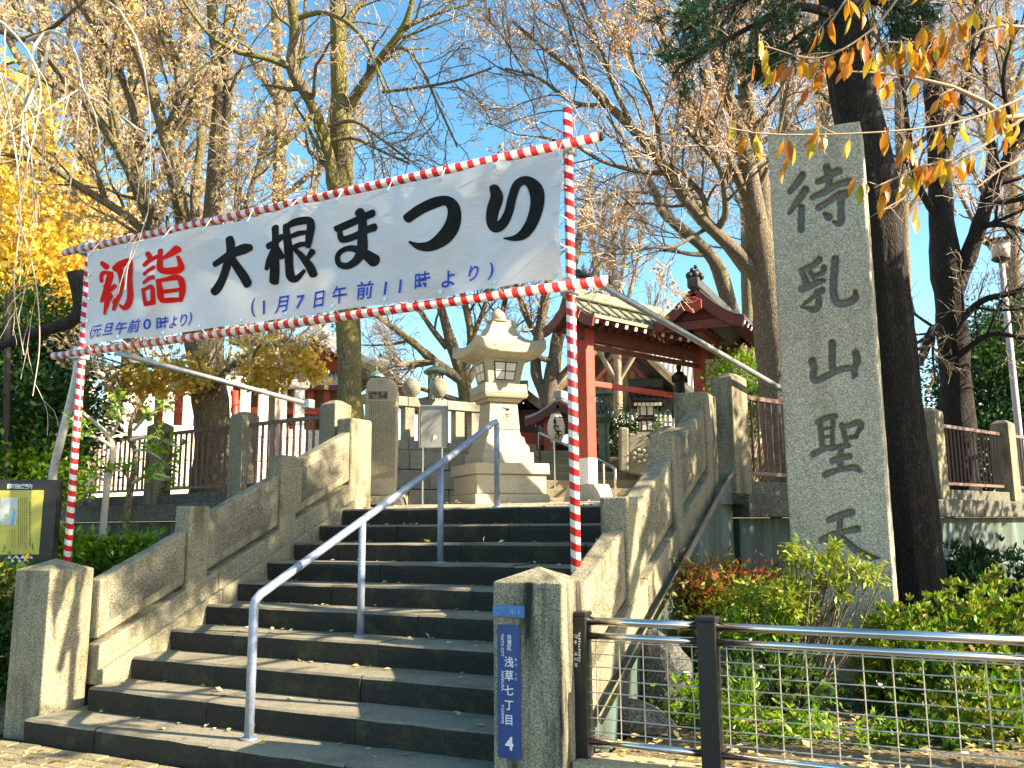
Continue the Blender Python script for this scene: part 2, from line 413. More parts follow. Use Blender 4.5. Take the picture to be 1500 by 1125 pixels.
# kerb stones under the guard fence
kb = thing('stone_kerb', 'low tan stone kerb running under the black guard fence', 'kerb', (3.8, .3, 0))
for u0, u1 in ((3.785, 4.25), (4.255, 5.0), (5.005, 5.75), (5.755, 6.5), (6.505, 7.6)):
    MB().box(u0, u1, .175, .43, -.03, .262 + rng.uniform(-.004, .004)).build('kerb_block', CURBST, kb, bevel=.012)

# landing and upper ground
g = MB()
rows = [(3.60, 1.597), (4.2, 1.60), (4.7, 1.655), (5.3, 1.69), (7.2, 1.72)]
vs = [(u, v, z + .012 * math.sin(u * 7 + v * 9)) for v, z in rows for u in (-.5, .3, 1.2, 2.2, 3.0, 3.9)]
g.add(vs, [(j * 6 + i, j * 6 + i + 1, (j + 1) * 6 + i + 1, (j + 1) * 6 + i) for j in range(4) for i in range(5)])
tag(g.build('landing', GRAVEL, smooth=True), kind='structure')
g = MB()
g.add([(-16, 6.2, 1.68), (-.52, 3.72, 1.68), (-.5, 40, 1.68), (-30, 40, 1.68)], [(0, 1, 2, 3)])
g.add([(3.88, 4.36, 1.665), (7.2, 11.6, 1.665), (19, 40, 1.665), (3.88, 40, 1.665)], [(0, 1, 2, 3)])
g.add([(-.5, 7.2, 1.672), (3.9, 7.2, 1.672), (3.9, 40, 1.672), (-.5, 40, 1.672)], [(0, 1, 2, 3)])
tag(g.build('terrace_ground', GRAVEL), kind='structure')

# ------------------------------------------------------------------ the stone stairs
RISE, TREAD = .16, .3582
st = thing('stairs', None, None, (0, 0, 0), kind='structure')
for i in range(1, 11):
    u0, u1 = (-.155, 3.37) if i == 1 else (.004, 3.52)
    v0 = (i - 1) * TREAD; z1 = i * RISE; cuts = [u0]; u = u0 + rng.uniform(.5, 1.3)
    while u < u1 - .45: cuts.append(u); u += rng.uniform(.85, 1.35)
    cuts.append(u1)
    for a, b_ in zip(cuts[:-1], cuts[1:]):
        dz = rng.uniform(-.004, .003); dv = rng.uniform(-.006, .006)
        # a slab with a worn, slightly wavy front edge
        nseg = 6; vs = []
        for q in range(nseg + 1):
            x = a + .0025 + (b_ - a - .005) * q / nseg
            wz = rng.uniform(-.003, .003); wv = rng.uniform(-.004, .004)
            for (vv, zz) in ((v0 + dv, z1 - RISE + .002), (v0 + dv + wv - .006, z1 - .045), (v0 + dv + wv - .002, z1 - .016 + wz), (v0 + dv + wv + .016, z1 - .001 + dz + wz), (v0 + .05, z1 + dz), (v0 + TREAD + .12, z1 + dz + .002), (v0 + TREAD + .12, z1 - RISE + .002)):
                vs.append((x, vv, zz))
        m = MB(); nn = 7
        fs = [(q * nn + j, q * nn + (j + 1) % nn, (q + 1) * nn + (j + 1) % nn, (q + 1) * nn + j) for q in range(nseg) for j in range(nn)]
        fs += [tuple(range(nn))[::-1], tuple(nseg * nn + j for j in range(nn))]
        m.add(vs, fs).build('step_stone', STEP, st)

# ------------------------------------------------------------------ balustrades
def ztop(v): return 1.03 + .47 * (v - .46)
def zgap(v): return .587 + .428 * (v - .433)
def slant(u0, u1, v0, v1, f0, f1):
    return MB().prism([(u0, v0, f0(v0)), (u0, v1, f0(v1)), (u0, v1, f1(v1)), (u0, v0, f1(v0))], (u1 - u0, 0, 0))
def newel(root, u0, u1, v0, v1, z0, z1, bev=.016, cap=0, stn=None):
    m = MB().box(u0, u1, v0, v1, z0, z1)
    o = m.build('newel_post', stn or GRANITE, root, bevel=bev, seg=3)
    if cap:
        c = MB(); e = .0
        c.add([(u0, v0, z1 - .004), (u1, v0, z1 - .004), (u1, v1, z1 - .004), (u0, v1, z1 - .004), ((u0 + u1) / 2, (v0 + v1) / 2, z1 + cap)], [(0, 1, 4), (1, 2, 4), (2, 3, 4), (3, 0, 4), (3, 2, 1, 0)])
        c.build('post_cap', GRANITE, root, bevel=.01)
    return o
def balustrade(label, ui, uo, big0, big1, side):
    """ui/uo: inner and outer face; side=+1 when the outer face looks to +X"""
    root = thing('stone_balustrade', label, 'balustrade', (min(ui, uo), .46, 0))
    a, b = min(ui, uo), max(ui, uo)
    newel(root, big0[0], big0[1], .11, .47 if side < 0 else .42, -.03, 1.143, .012, .072, GRANITE_STAINED if side > 0 else None)
    newel(root, a, b, 1.28, 1.50, .7, 1.61); newel(root, a, b, 2.38, 2.60, 1.2, 2.11)
    newel(root, big1[0], big1[1], 3.46, 3.84, 1.25, 2.585, .03)
    for v0, v1 in ((.472 if side < 0 else .422, 1.278), (1.502, 2.378), (2.602, 3.458)):
        zt = lambda v, c=(ztop(v0) + .015): c + .44 * (v - v0)
        p = slant(a + .022, b - .022, v0, v1, lambda v: zgap(v) + .022, zt).build('parapet_panel', GRANITE, root, bevel=.02, seg=2)
        # raised rough-hewn field on both faces
        for fu, su in ((b - .0235, 1), (a + .0235, -1)):
            d = .085; nx, nz = 14, 9; vs = []
            for i in range(nx + 1):
                for j in range(nz + 1):
                    v = v0 + d + (v1 - v0 - 2 * d) * i / nx
                    lo, hi = zgap(v) + .10, zt(v) - .105
                    edge = min(i, nx - i, j, nz - j)
                    h = 0 if edge == 0 else .012 + rng.uniform(-.006, .006) + .004 * math.sin(i * 1.3 + j)
                    vs.append((fu + su * h, v, lo + (hi - lo) * j / nz))
            m = MB().add(vs, [(i * (nz + 1) + j, (i + 1) * (nz + 1) + j, (i + 1) * (nz + 1) + j + 1, i * (nz + 1) + j + 1) for i in range(nx) for j in range(nz)])
            m.build('rough_field', GRANITE_ROUGH, p, smooth=True)
    # sloping base course, in three lengths
    cuts = [.472 if side < 0 else .422, 1.62, 2.72, 3.458]
    for c0, c1 in zip(cuts[:-1], cuts[1:]):
        slant(a - .012, b + .012, c0 + .003, c1 - .003, lambda v: zgap(v) - .30, lambda v: zgap(v) - .018).build('base_course', GRANITE, root, bevel=.01)
        if side < 0:
            slant(b + .014, -.004, c0 + .003, c1 - .003, lambda v: zgap(v) - .75, lambda v: zgap(v) - .185).build('base_course', GRANITE, root, bevel=.008)
    return root
BL = balustrade('granite stair balustrade with dappled panels, on the side of the yellow map board', -.072, -.25, (-.545, -.165), (-.29, -.08), -1)
BR = balustrade('granite stair balustrade whose first post carries the blue address plate', 3.55, 3.74, (3.38, 3.778), (3.44, 3.74), 1)
# side of the stairs under the right balustrade: concrete flank wall with a metal drip edge
fl = thing('flank_wall', 'sloping stained concrete wall under the balustrade beside the monument', 'wall', (3.6, .5, 0))
slant(3.56, 3.80, .475, 4.02, lambda v: -.03, lambda v: zgap(v) - .24).build('wall_face', CONCRETE, fl)
m = MB(); p0 = (3.83, .48, zgap(.48) - .20); p1 = (3.83, 3.98, zgap(3.98) - .20)
m.bar(p0, p1, .012, .05).build('drip_edge', STEEL, fl)

# ------------------------------------------------------------------ retaining walls and their fences
def dirn(p, q):
    d = np.array(q, float) - np.array(p, float); L = np.linalg.norm(d); return d / L, L
def wall_line(label, P, Q, z0, zt, n_out, kinds):
    """concrete wall from P to Q with a projecting ledge and a kerb; n_out points to the viewer"""
    d, L = dirn(P, Q); n = np.array(n_out)
    c = (np.array(P) + np.array(Q)) / 2
    root = thing('retaining_wall', label, 'wall', (P[0], P[1], z0))
    k = max(1, int(L / 1.6))
    for i in range(k):
        a = np.array(P) + d * (L * (i + .5) / k)
        MB().obox(a - n * .15, d, n, L / k / 2 - .004, .12, z0, zt - .215).build('wall_slab', CONCRETE, root)
        MB().obox(a - n * .12, d, n, L / k / 2 - .002, .21, zt - .21, zt).build('ledge_stone', LEDGE, root, bevel=.012)
        MB().obox(a - n * .20, d, n, L / k / 2 - .002, .10, zt + .001, zt + .135).build('kerb_course', LEDGE, root, bevel=.01)
    return root
PR, QR = np.array([3.86, 4.12]), np.array([8.6, 14.96]); DR, LR = dirn(PR, QR); NR = np.array([DR[1], -DR[0]])
wall_line('stained blue-grey concrete retaining wall behind the monument', PR, QR, -.05, 1.695, NR, 0)
PL, QL = np.array([-.30, 3.50]), np.array([-9.5, 4.98]); DL, LL = dirn(PL, QL); NL = np.array([DL[1], -DL[0]])
NL = NL if NL[1] < 0 else -NL
wall_line('mossy concrete retaining wall behind the planted bed by the map board', PL, QL, .4, 1.72, NL, 0)

def railing(label, P, D, N, posts, z0, ztop_, zrail, group=None, step=.118):
    root = thing('railing', label, 'railing', (P[0], P[1], z0))
    D = np.array(D); N = np.array(N)
    bar_me = None
    for s in posts:
        c = np.array(P) + D * s - N * .17
        MB().obox(c, D, N, .125, .125, z0, ztop_ - .03).build('stone_post', GRANITE, root, bevel=.012)
        MB().obox(c, D, N, .122, .122, ztop_ - .031, ztop_ + .02, .05, .05).build('post_cap', GRANITE, root, bevel=.006)
    zb = z0 + .21
    for s0, s1 in zip(posts[:-1], posts[1:]):
        a = np.array(P) + D * (s0 + .127) - N * .17; b = np.array(P) + D * (s1 - .127) - N * .17
        for z, h in ((zrail, .042), (zb, .036)):
            MB().bar((*a, z), (*b, z), .045, h).build('rail', BROWNRAIL, root)
        n = int((s1 - s0 - .25) / step)
        for i in range(1, n + 1):
            c = a + (b - a) * i / (n + 1)
            if bar_me is None:
                o = MB().add([(c[0] + x, c[1] + y, z) for z in (zb, zrail) for x, y in ((-.011, -.011), (.011, -.011), (.011, .011), (-.011, .011))], [(0, 1, 5, 4), (1, 2, 6, 5), (2, 3, 7, 6), (3, 0, 4, 7)]).build('baluster', BROWNRAIL, root)
                bar_me = o.data; c0 = c
            else:
                o = bpy.data.objects.new('baluster', bar_me); COL.objects.link(o); o.parent = root
                o.location = (c[0] - c0[0], c[1] - c0[1], 0); ORG[o.name] = np.array([0, 0, 0])
    return root
railing('brown bar railing between granite posts on the wall right of the monument', PR, DR, NR, [.13, 2.15, 4.32, 6.6, 9.1], 1.70, 2.84, 2.655)
railing('sunlit brown bar railing between granite posts behind the camellia', PL, DL, NL, [.22, 1.82, 3.6, 5.5, 7.4], 1.72, 2.80, 2.655)

# far stone-post fences (tamagaki) on old masonry
def stone_fence(label, P, Q, zt, h, n, wall_h=1.2, thick=.16, mat_=None, courses=3):
    mat_ = mat_ or OLDSTONE
    d, L = dirn(P, Q); nn = np.array([d[1], -d[0]])
    root = thing('stone_fence', label, 'fence', (P[0], P[1], zt - h - wall_h))
    c = (np.array(P) + np.array(Q)) / 2
    k = 3
    for i in range(k):
        a = np.array(P) + d * L * (i + .5) / k
        MB().obox(a, d, nn, L / k / 2 - .003, thick * .62, zt - .14, zt).build('top_rail', mat_, root, bevel=.012)
        MB().obox(a, d, nn, L / k / 2 - .003, thick * .75, zt - h, zt - h + .14).build('bottom_rail', mat_, root, bevel=.012)
    me = None
    for i in range(n):
        a = np.array(P) + d * L * (i + .5) / n
        o = MB().obox(a, d, nn, .082, .07, zt - h + .14, zt - .14).build('fence_post', mat_, root, bevel=.01)
    hh = wall_h / courses
    for r_ in range(courses):
        kb_ = max(3, int(L / .75)); off = .5 if r_ % 2 else 0
        for i in range(kb_):
            s0 = max(0, (i - off) / kb_); s1 = min(1, (i + 1 - off) / kb_)
            a = np.array(P) + d * L * (s0 + s1) / 2
            z0_ = zt - h - wall_h + r_ * hh
            MB().obox(a - nn * rng.uniform(0, .02), d, nn, L * (s1 - s0) / 2 - .006, .16, z0_ + .005, z0_ + hh - .005).build('wall_stone', mat_, root, bevel=.015)
    return root
A0, A1 = at(85, 535, 13.5)[:2], at(452, 560, 15.0)[:2]
stone_fence('sunlit old stone post fence below the yellow ginkgo, left of the temple', A0, A1, 3.9, 1.0, 13, 1.25, .2, PLASTER)
B0, B1 = at(532, 578, 12.4)[:2], at(705, 592, 13.6)[:2]
stone_fence('grey stone post fence with ball finials behind the notice board', B0, B1, 3.29, .78, 7, .85)
for i, px in enumerate((603, 643)):
    p = at(px, 560, 12.9); MB().lathe((p[0], p[1], 3.288), [(.05, 0), (.07, .02), (.12, .08), (.14, .15), (.12, .23), (.06, .29), (.0, .30)], 14).build('ball_finial', OLDSTONE, [o for o in bpy.data.objects if o.name.startswith('stone_fence')][-1], smooth=True)
# upper terrace ground behind those walls
g = MB()
g.add([(*A0, 2.5), (*A1, 2.5), (*B0, 2.5), (*B1, 2.5), (1.0, 10.2, 2.5), (3.6, 10.8, 2.5), (8, 40, 2.5), (-40, 40, 2.5), (-20, 4, 2.5)], [(0, 1, 2, 3, 4, 5, 6, 7, 8)])
tag(g.build('upper_terrace', GRAVEL), kind='structure')
# ------------------------------------------------------------------ lettering helpers
_glyph = {}
def glyphs(body, weight=0.0):
    """outline of a string with the built-in font: points (em = 1) and faces"""
    key = (body, weight)
    if key not in _glyph:
        c = bpy.data.curves.new('lettering', 'FONT'); c.body = body; c.offset = weight; c.resolution_u = 3
        o = bpy.data.objects.new('lettering', c); COL.objects.link(o)
        dg = bpy.context.evaluated_depsgraph_get(); me = o.evaluated_get(dg).to_mesh()
        v = np.array([p.co[:2] for p in me.vertices]) if len(me.vertices) else np.zeros((0, 2)); f = [tuple(p.vertices) for p in me.polygons]
        bpy.data.objects.remove(o); bpy.data.curves.remove(c)
        _glyph[key] = (v, f)
    return _glyph[key]
def letters(body, name, mat_, parent, centre, xd, yd, h, weight=0.0, squash=1.0, shear=0.0, fn=None):
    """flat lettering centred at a world point; h = em height in metres"""
    v, f = glyphs(body, weight)
    if not len(v): return
    mid = (v.min(0) + v.max(0)) / 2; q = v - mid
    x = (q[:, 0] * squash + q[:, 1] * shear) * h; y = q[:, 1] * h
    P = np.array(centre) + x[:, None] * np.array(xd) + y[:, None] * np.array(yd)
    if fn is not None: P = fn(P)
    return MB().add(P, f).build(name, mat_, parent)

# ------------------------------------------------------------------ banner on its striped pole frame
VB = .80
fr = thing('pole_frame', 'red and white striped pole frame holding the white festival banner', 'frame', (1.3, VB, 0))
MB().tube([(-.918, VB, .3), (-.918, VB, 3.90)], .031, 14).build('upright_pole', STRIPE_V, fr, smooth=True)
MB().tube([(3.574, VB, .3), (3.574, VB, 4.08)], .031, 14).build('upright_pole', STRIPE_V, fr, smooth=True)
ZB0, ZB1 = (2.916, 2.900), (3.832, 3.838)
for (ua, ub), (za, zb) in (((-1.193, 3.855), (2.888, 2.886)), ((-1.146, 3.822), (3.803, 3.809))):
    MB().tube([(ua, VB - .068, za), (ub, VB - .068, zb)], .031, 14).build('cross_pole', STRIPE_H, fr, smooth=True)
    MB().lathe((ub, VB - .068, zb), [(.0, 0)], 3) if False else None
    o = MB().tube([(ub - .001, VB - .068, zb), (ub + .012, VB - .068, zb)], .027, 12).build('pole_end', BLACKMETAL, fr)
for u in (-.918, 3.574):
    for z in (2.887, 3.806):
        m = MB().box(u - .045, u + .045, VB - .075, VB + .042, z - .042, z + .042)
        m.box(u - .06, u + .02, VB - .045, VB - .02, z + .03, z + .065).tube([(u - .05, VB - .03, z - .05), (u - .05, VB - .03, z + .08)], .009, 8)
        m.build('pole_clamp', BRACE, fr, bevel=.012)
def brace(a, b):
    MB().tube([a, b], .027, 12).build('brace_pipe', BRACE, fr, smooth=True)
    b = np.array(b); MB().box(b[0] - .05, b[0] + .05, b[1] - .05, b[1] + .05, b[2] - .05, b[2] + .05).build('pole_clamp', BRACE, fr, bevel=.012)
brace(at(864, 408, 6.95), at(1150, 573, 8.55))
brace(at(168, 516, 8.78), at(452, 592, 9.45))
MB().tube([at(862, 408, 7.02), at(846, 400, 6.9)], .034, 12).build('pole_clamp', BLACKMETAL, fr)

# cloth hangs a little in front of the poles, with soft folds
UC0, UC1 = -.725, 3.592
def wr(u, z):
    s = (z - 2.9) / .93
    return 1.35 * (.016 * np.sin(2.1 * u + 2.2 * s) * np.sin(1.3 * u - 3.0 * s + 1) + .010 * np.sin(5.2 * u - 4.6 * s + .6) + .007 * np.sin(8.1 * u + 6.0 * s) + .009 * np.sin(7.0 * u - 5.5 * s + .9 * np.sin(2.6 * u)) * (.5 + .5 * np.sin(1.7 * u + 2.0)) + .006 * np.sin(12.5 * u - 9 * s + 1.3 * np.sin(4 * u))
            + .022 * np.exp(-((u - UC0) / .5) ** 2) * np.sin(9 * s + 5 * u) * .6)
VC = VB - .15
def clothpt(u, z): return np.stack([u, VC + wr(u, z), z], -1)
bn = thing('banner', 'white festival banner with red, black and blue lettering tied to striped poles', 'banner', (1.3, VC, 2.9))
nu, nz = 190, 44
uu, tt = np.meshgrid(np.linspace(0, 1, nu + 1), np.linspace(0, 1, nz + 1), indexing='ij')
Uc = UC0 + (UC1 - UC0) * uu
scal = .006 * np.abs(np.sin(uu * math.pi * 10))
zt_ = 3.722 + .030 * uu - scal; zb_ = 2.915 - .010 * uu + scal * .8
Zc = zb_ + (zt_ - zb_) * tt
Uc = Uc + np.where(uu < .5, 1, -1) * .008 * np.abs(np.sin(tt * math.pi * 4)) * np.exp(-np.minimum(uu, 1 - uu) * 40)
Vv = clothpt(Uc, Zc).reshape(-1, 3)
I = (np.arange(nu)[:, None] * (nz + 1) + np.arange(nz)[None, :]).ravel()
clo = mesh_np('banner_cloth', Vv, np.stack([I, I + nz + 1, I + nz + 2, I + 1], 1), CLOTH, bn, True)
for i in range(11):
    for z in (3.69 + .030 * i / 10, 2.945):
        u = UC0 + .04 + (UC1 - UC0 - .08) * i / 10
        c = clothpt(np.array(u), np.array(z)) - [0, .004, 0]
        MB().tube([c - [0, .004, 0], c + [0, .002, 0]], .0125, 10).build('eyelet', STEEL, bn)
        zz = 3.806 if z > 3.3 else 2.887
        MB().tube([c, (c[0] + .02, VB - .105, zz), (c[0] + .03, VB - .03, zz)], .004, 4).build('tie_cord', ROPE, bn)
for z in (3.13, 3.32, 3.52):
    for u, up_ in ((UC0 + .03, -.918), (UC1 - .03, 3.574)):
        c = clothpt(np.array(u), np.array(z)) - [0, .004, 0]
        MB().tube([c - [0, .004, 0], c + [0, .002, 0]], .0125, 10).build('eyelet', STEEL, bn)
        MB().tube([c, (up_, VB - .04, z + .01)], .004, 4).build('tie_cord', ROPE, bn)

def on_cloth(x, y, off):
    """photograph point -> the cloth"""
    r = ray(x, y); p = CAM + r * ((VC - CAM[1]) / r[1])
    return np.array([p[0], VC + wr(p[0], p[2]) - off, p[2]])
def brush(name, mat_, parent, strokes, off0=.004):
    """one brushed character: strokes are [(x, y, width)...] in photograph pixels"""
    m = MB()
    for si, s in enumerate(strokes):
        P = smooth_path(s, max(10, 6 * len(s)))
        T = np.gradient(P[:, :2], axis=0); T /= np.maximum(np.linalg.norm(T, axis=1), 1e-6)[:, None]
        secs = []
        r0, r1 = P[0, 2] / 2, P[-1, 2] / 2
        for a in (1.45, 1.1, .75, .38): secs.append((P[0, :2] - T[0] * r0 * .75 * math.sin(a), T[0], r0 * math.cos(a)))
        for i in range(len(P)): secs.append((P[i, :2], T[i], P[i, 2] / 2))
        for a in (.38, .75, 1.1, 1.45): secs.append((P[-1, :2] + T[-1] * r1 * .75 * math.sin(a), T[-1], r1 * math.cos(a)))
        vs = []
        for i, (c, t, r) in enumerate(secs):
            n = np.array([-t[1], t[0]])
            for w in (-1, -.5, 0, .5, 1):
                q = c + n * r * w; vs.append(on_cloth(q[0], q[1], off0 + si * .0004 + i * .000012))
        m.add(vs, [(i * 5 + j, i * 5 + j + 1, (i + 1) * 5 + j + 1, (i + 1) * 5 + j) for i in range(len(secs) - 1) for j in range(4)])
    return m.build(name, mat_, parent)
def px(off, sc, strokes): return [[(off[0] + x / sc, off[1] + y / sc, w / sc) for x, y, w in s] for s in strokes]
HATSU = [[(225, 345, 65), (280, 395, 85)], [(185, 585, 50), (200, 505, 50), (245, 470, 50), (330, 480, 55)], [(310, 500, 80), (262, 620, 80), (195, 760, 65), (155, 850, 50)],
         [(235, 650, 75), (235, 800, 85), (225, 900, 75), (220, 1020, 60)], [(350, 635, 55), (290, 700, 50)], [(270, 745, 50), (330, 860, 60)],
         [(380, 420, 80), (450, 355, 90), (560, 305, 80), (585, 345, 80), (578, 600, 85), (578, 800, 85), (545, 905, 90), (495, 950, 65), (430, 905, 25)],
         [(430, 405, 85), (448, 600, 75), (420, 750, 75), (370, 870, 80), (350, 965, 60)]]
MOUDE = [[(850, 215, 75), (890, 275, 80)], [(800, 375, 55), (880, 310, 65), (1000, 262, 60)], [(795, 495, 50), (870, 445, 55), (960, 410, 62)], [(780, 610, 45), (870, 560, 60), (955, 545, 65)],
         [(765, 700, 55), (785, 800, 62), (805, 905, 60)], [(775, 710, 50), (860, 680, 55), (922, 680, 60), (918, 790, 62), (905, 885, 60)], [(800, 905, 60), (905, 880, 62)],
         [(1040, 180, 85), (1050, 300, 85), (1052, 420, 90), (1100, 458, 85), (1200, 445, 90), (1275, 400, 70), (1272, 310, 50), (1262, 255, 40)], [(1265, 150, 95), (1190, 220, 75), (1105, 285, 45)],
         [(1018, 590, 60), (1018, 700, 70), (1005, 800, 70), (1010, 855, 60)], [(1015, 600, 50), (1100, 570, 50), (1230, 530, 75), (1268, 620, 80), (1260, 750, 85), (1240, 840, 60)], [(1050, 730, 50), (1230, 690, 50)], [(1010, 850, 60), (1120, 835, 70), (1240, 825, 60)]]
DAI = [[(170, 575, 65), (260, 530, 75), (380, 470, 95), (520, 415, 115), (585, 400, 80)], [(345, 300, 95), (365, 360, 108), (370, 450, 105), (330, 580, 100), (270, 720, 95), (200, 830, 100), (155, 875, 90)], [(385, 495, 60), (430, 590, 95), (520, 720, 112), (570, 800, 110)]]
KON = [[(790, 385, 80), (870, 350, 75), (955, 290, 68)], [(862, 185, 100), (875, 300, 95), (875, 500, 92), (865, 650, 92), (850, 775, 88)], [(870, 425, 85), (820, 530, 75), (785, 640, 45)], [(900, 425, 75), (940, 505, 75)],
       [(1010, 180, 85), (1020, 400, 88), (1010, 600, 85), (1022, 715, 105), (1085, 735, 75), (1180, 655, 40)], [(1030, 175, 60), (1130, 130, 78), (1245, 112, 85), (1272, 180, 92), (1255, 300, 92), (1240, 390, 72)],
       [(1060, 290, 45), (1150, 252, 55), (1240, 240, 45)], [(1060, 410, 50), (1150, 372, 52), (1240, 370, 52)], [(1085, 425, 45), (1150, 490, 72), (1240, 600, 98), (1275, 690, 95)], [(1290, 450, 72), (1220, 540, 40)]]
MA = [[(65, 468, 46), (150, 420, 48), (240, 378, 52), (288, 362, 54)], [(78, 470, 30), (88, 528, 38), (110, 532, 46), (170, 513, 50), (260, 470, 52), (308, 457, 56)],
      [(196, 352, 64), (215, 385, 58), (226, 500, 68), (232, 600, 72), (205, 668, 56), (150, 710, 46), (92, 700, 42), (70, 655, 36), (95, 610, 36), (160, 592, 42), (240, 622, 58), (308, 672, 84)]]
TSU = [[(526, 402, 62), (600, 342, 68), (690, 292, 72), (765, 280, 66), (815, 335, 86), (812, 430, 96), (762, 520, 96), (682, 578, 72), (600, 582, 48), (535, 553, 16)]]
RI = [[(1074, 198, 60), (1088, 260, 84), (1062, 340, 86), (1055, 415, 80), (1085, 452, 74), (1132, 432, 74), (1172, 360, 66), (1192, 260, 62), (1222, 172, 60), (1280, 148, 62), (1338, 200, 90), (1358, 300, 92), (1340, 420, 92), (1292, 498, 82), (1222, 530, 42), (1145, 530, 10)]]
for s, off, sc, m_ in ((HATSU, (130, 350), 9.375, REDINK), (MOUDE, (130, 350), 9.375, REDINK), (DAI, (290, 310), 7.5, BLACK), (KON, (290, 310), 7.5, BLACK), (MA, (480, 230), 4.412, BLACK), (TSU, (480, 230), 4.412, BLACK), (RI, (480, 230), 4.412, BLACK)):
    brush('character', m_, bn, px(off, sc, s))
clothfn = lambda P: np.stack([P[:, 0], VC + wr(P[:, 0], P[:, 2]) - .008, P[:, 2]], 1)
for off, sc, items, hp, sq in (((350, 370), 3.75, [('(', 85, 305), ('1', 140, 302), ('月', 235, 285), ('7', 335, 270), ('日', 437, 255), ('午', 565, 235), ('前', 698, 208), ('1', 803, 195), ('1', 883, 183), ('時', 1008, 155), ('よ', 1145, 143), ('り', 1290, 113), (')', 1392, 105)], 27, 1.05),
                           ((110, 440), 7.895, [('(', 195, 375), ('元', 270, 362), ('旦', 420, 338), ('午', 562, 325), ('前', 710, 300), ('0', 835, 275), ('時', 975, 255), ('よ', 1105, 240), ('り', 1243, 222), (')', 1325, 210)], 20.5, 1.15)):
    for ch, x, y in items:
        X, Y = off[0] + x / sc, off[1] + y / sc
        c = on_cloth(X, Y, .008); hh = (on_cloth(X, Y - hp / 2, 0) - on_cloth(X, Y + hp / 2, 0))[2]
        letters(ch, 'character', BLUEINK, bn, c, (1, 0, 0), (0, 0, 1), hh, .012, sq, .12, clothfn)

# ------------------------------------------------------------------ carved granite monument
VM = 2.487
CHARS = [((1130, 220), [[(425, 335, 100), (345, 455, 100), (250, 565, 80)], [(462, 540, 105), (370, 680, 100), (240, 860, 55)], [(412, 780, 95), (405, 900, 95), (402, 1085, 95)],
          [(755, 240, 115), (785, 350, 115), (790, 440, 95), (772, 525, 95)], [(630, 430, 80), (760, 370, 95), (890, 285, 105), (935, 285, 85)], [(550, 650, 65), (700, 580, 95), (900, 470, 95), (1060, 425, 105)], [(640, 790, 90), (780, 700, 85), (920, 600, 90), (1020, 590, 115)],
          [(950, 620, 105), (950, 800, 100), (952, 950, 105), (920, 1010, 75), (850, 980, 40)], [(720, 865, 50), (780, 910, 115)]]),
         ((1140, 360), [[(560, 185, 95), (470, 265, 85), (330, 325, 75), (285, 332, 40)], [(315, 350, 75), (365, 460, 95), (390, 560, 90)], [(440, 365, 75), (470, 430, 70)], [(622, 300, 85), (600, 370, 75), (480, 410, 55)],
          [(320, 590, 105), (440, 545, 95), (560, 485, 85), (625, 475, 60)], [(600, 610, 95), (500, 650, 65), (545, 700, 85), (545, 820, 95), (480, 878, 85), (400, 858, 55), (305, 842, 18)], [(500, 680, 55), (400, 760, 55), (305, 838, 28)],
          [(780, 180, 105), (770, 300, 110), (755, 500, 105), (762, 690, 115), (822, 785, 110), (950, 778, 100), (1050, 715, 100), (1058, 625, 55)]]),
         ((1150, 480), [[(640, 210, 105), (642, 350, 100), (645, 560, 95)], [(368, 465, 115), (392, 560, 92), (378, 680, 95), (425, 728, 85), (550, 670, 90), (680, 602, 90), (800, 562, 88), (920, 562, 85), (955, 640, 85)], [(965, 350, 105), (985, 450, 105), (950, 560, 85), (930, 680, 45)]]),
         ((1160, 590), [[(335, 270, 60), (450, 212, 75), (595, 182, 75)], [(382, 290, 75), (398, 450, 78), (412, 620, 75)], [(562, 200, 75), (556, 350, 64), (552, 600, 64)], [(420, 362, 40), (530, 345, 40)], [(420, 475, 40), (530, 462, 40)], [(280, 712, 85), (420, 640, 75), (565, 592, 60)],
          [(682, 312, 85), (710, 400, 75), (732, 530, 75)], [(702, 332, 60), (800, 305, 75), (900, 272, 85), (950, 312, 85), (902, 400, 60), (882, 470, 58)], [(742, 492, 60), (880, 462, 60)], [(530, 640, 60), (660, 600, 75), (770, 585, 75)], [(672, 620, 85), (662, 760, 85), (662, 900, 85)],
          [(552, 800, 85), (680, 755, 80), (790, 735, 85)], [(450, 990, 90), (600, 930, 75), (750, 902, 75), (860, 890, 85), (938, 938, 55)]]),
         ((1160, 730), [[(502, 300, 85), (640, 245, 95), (815, 195, 105)], [(402, 580, 95), (560, 512, 105), (700, 462, 75), (895, 422, 95)], [(652, 280, 85), (652, 400, 85), (632, 530, 85), (572, 700, 85), (452, 860, 55)], [(682, 520, 60), (760, 610, 85), (900, 730, 105), (1050, 808, 95), (1205, 820, 18)]])]
mo = thing('stone_monument', 'tall granite pillar with large carved characters standing behind the guard fence', 'monument', (4.87, VM, .1))
MU0, MU1, MZ0 = 4.540, 5.206, .12
Gs = .0055
nu = int((MU1 - MU0) / Gs); nz = int((4.37 - MZ0) / Gs)
uu, tt = np.meshgrid(np.linspace(0, 1, nu + 1), np.linspace(0, 1, nz + 1), indexing='ij')
U_ = MU0 + (MU1 - MU0) * uu; ZT = 4.398 - .035 * uu; Z_ = MZ0 + (ZT - MZ0) * tt
Dp = np.zeros_like(U_)
d_ = np.stack([U_ - CAM[0], np.full_like(U_, VM - CAM[1]), Z_ - CAM[2]], -1); zz_ = d_ @ FW
PX = 750 + FPX * (d_ @ RT) / zz_; PY = 562.5 - FPX * (d_ @ UP) / zz_
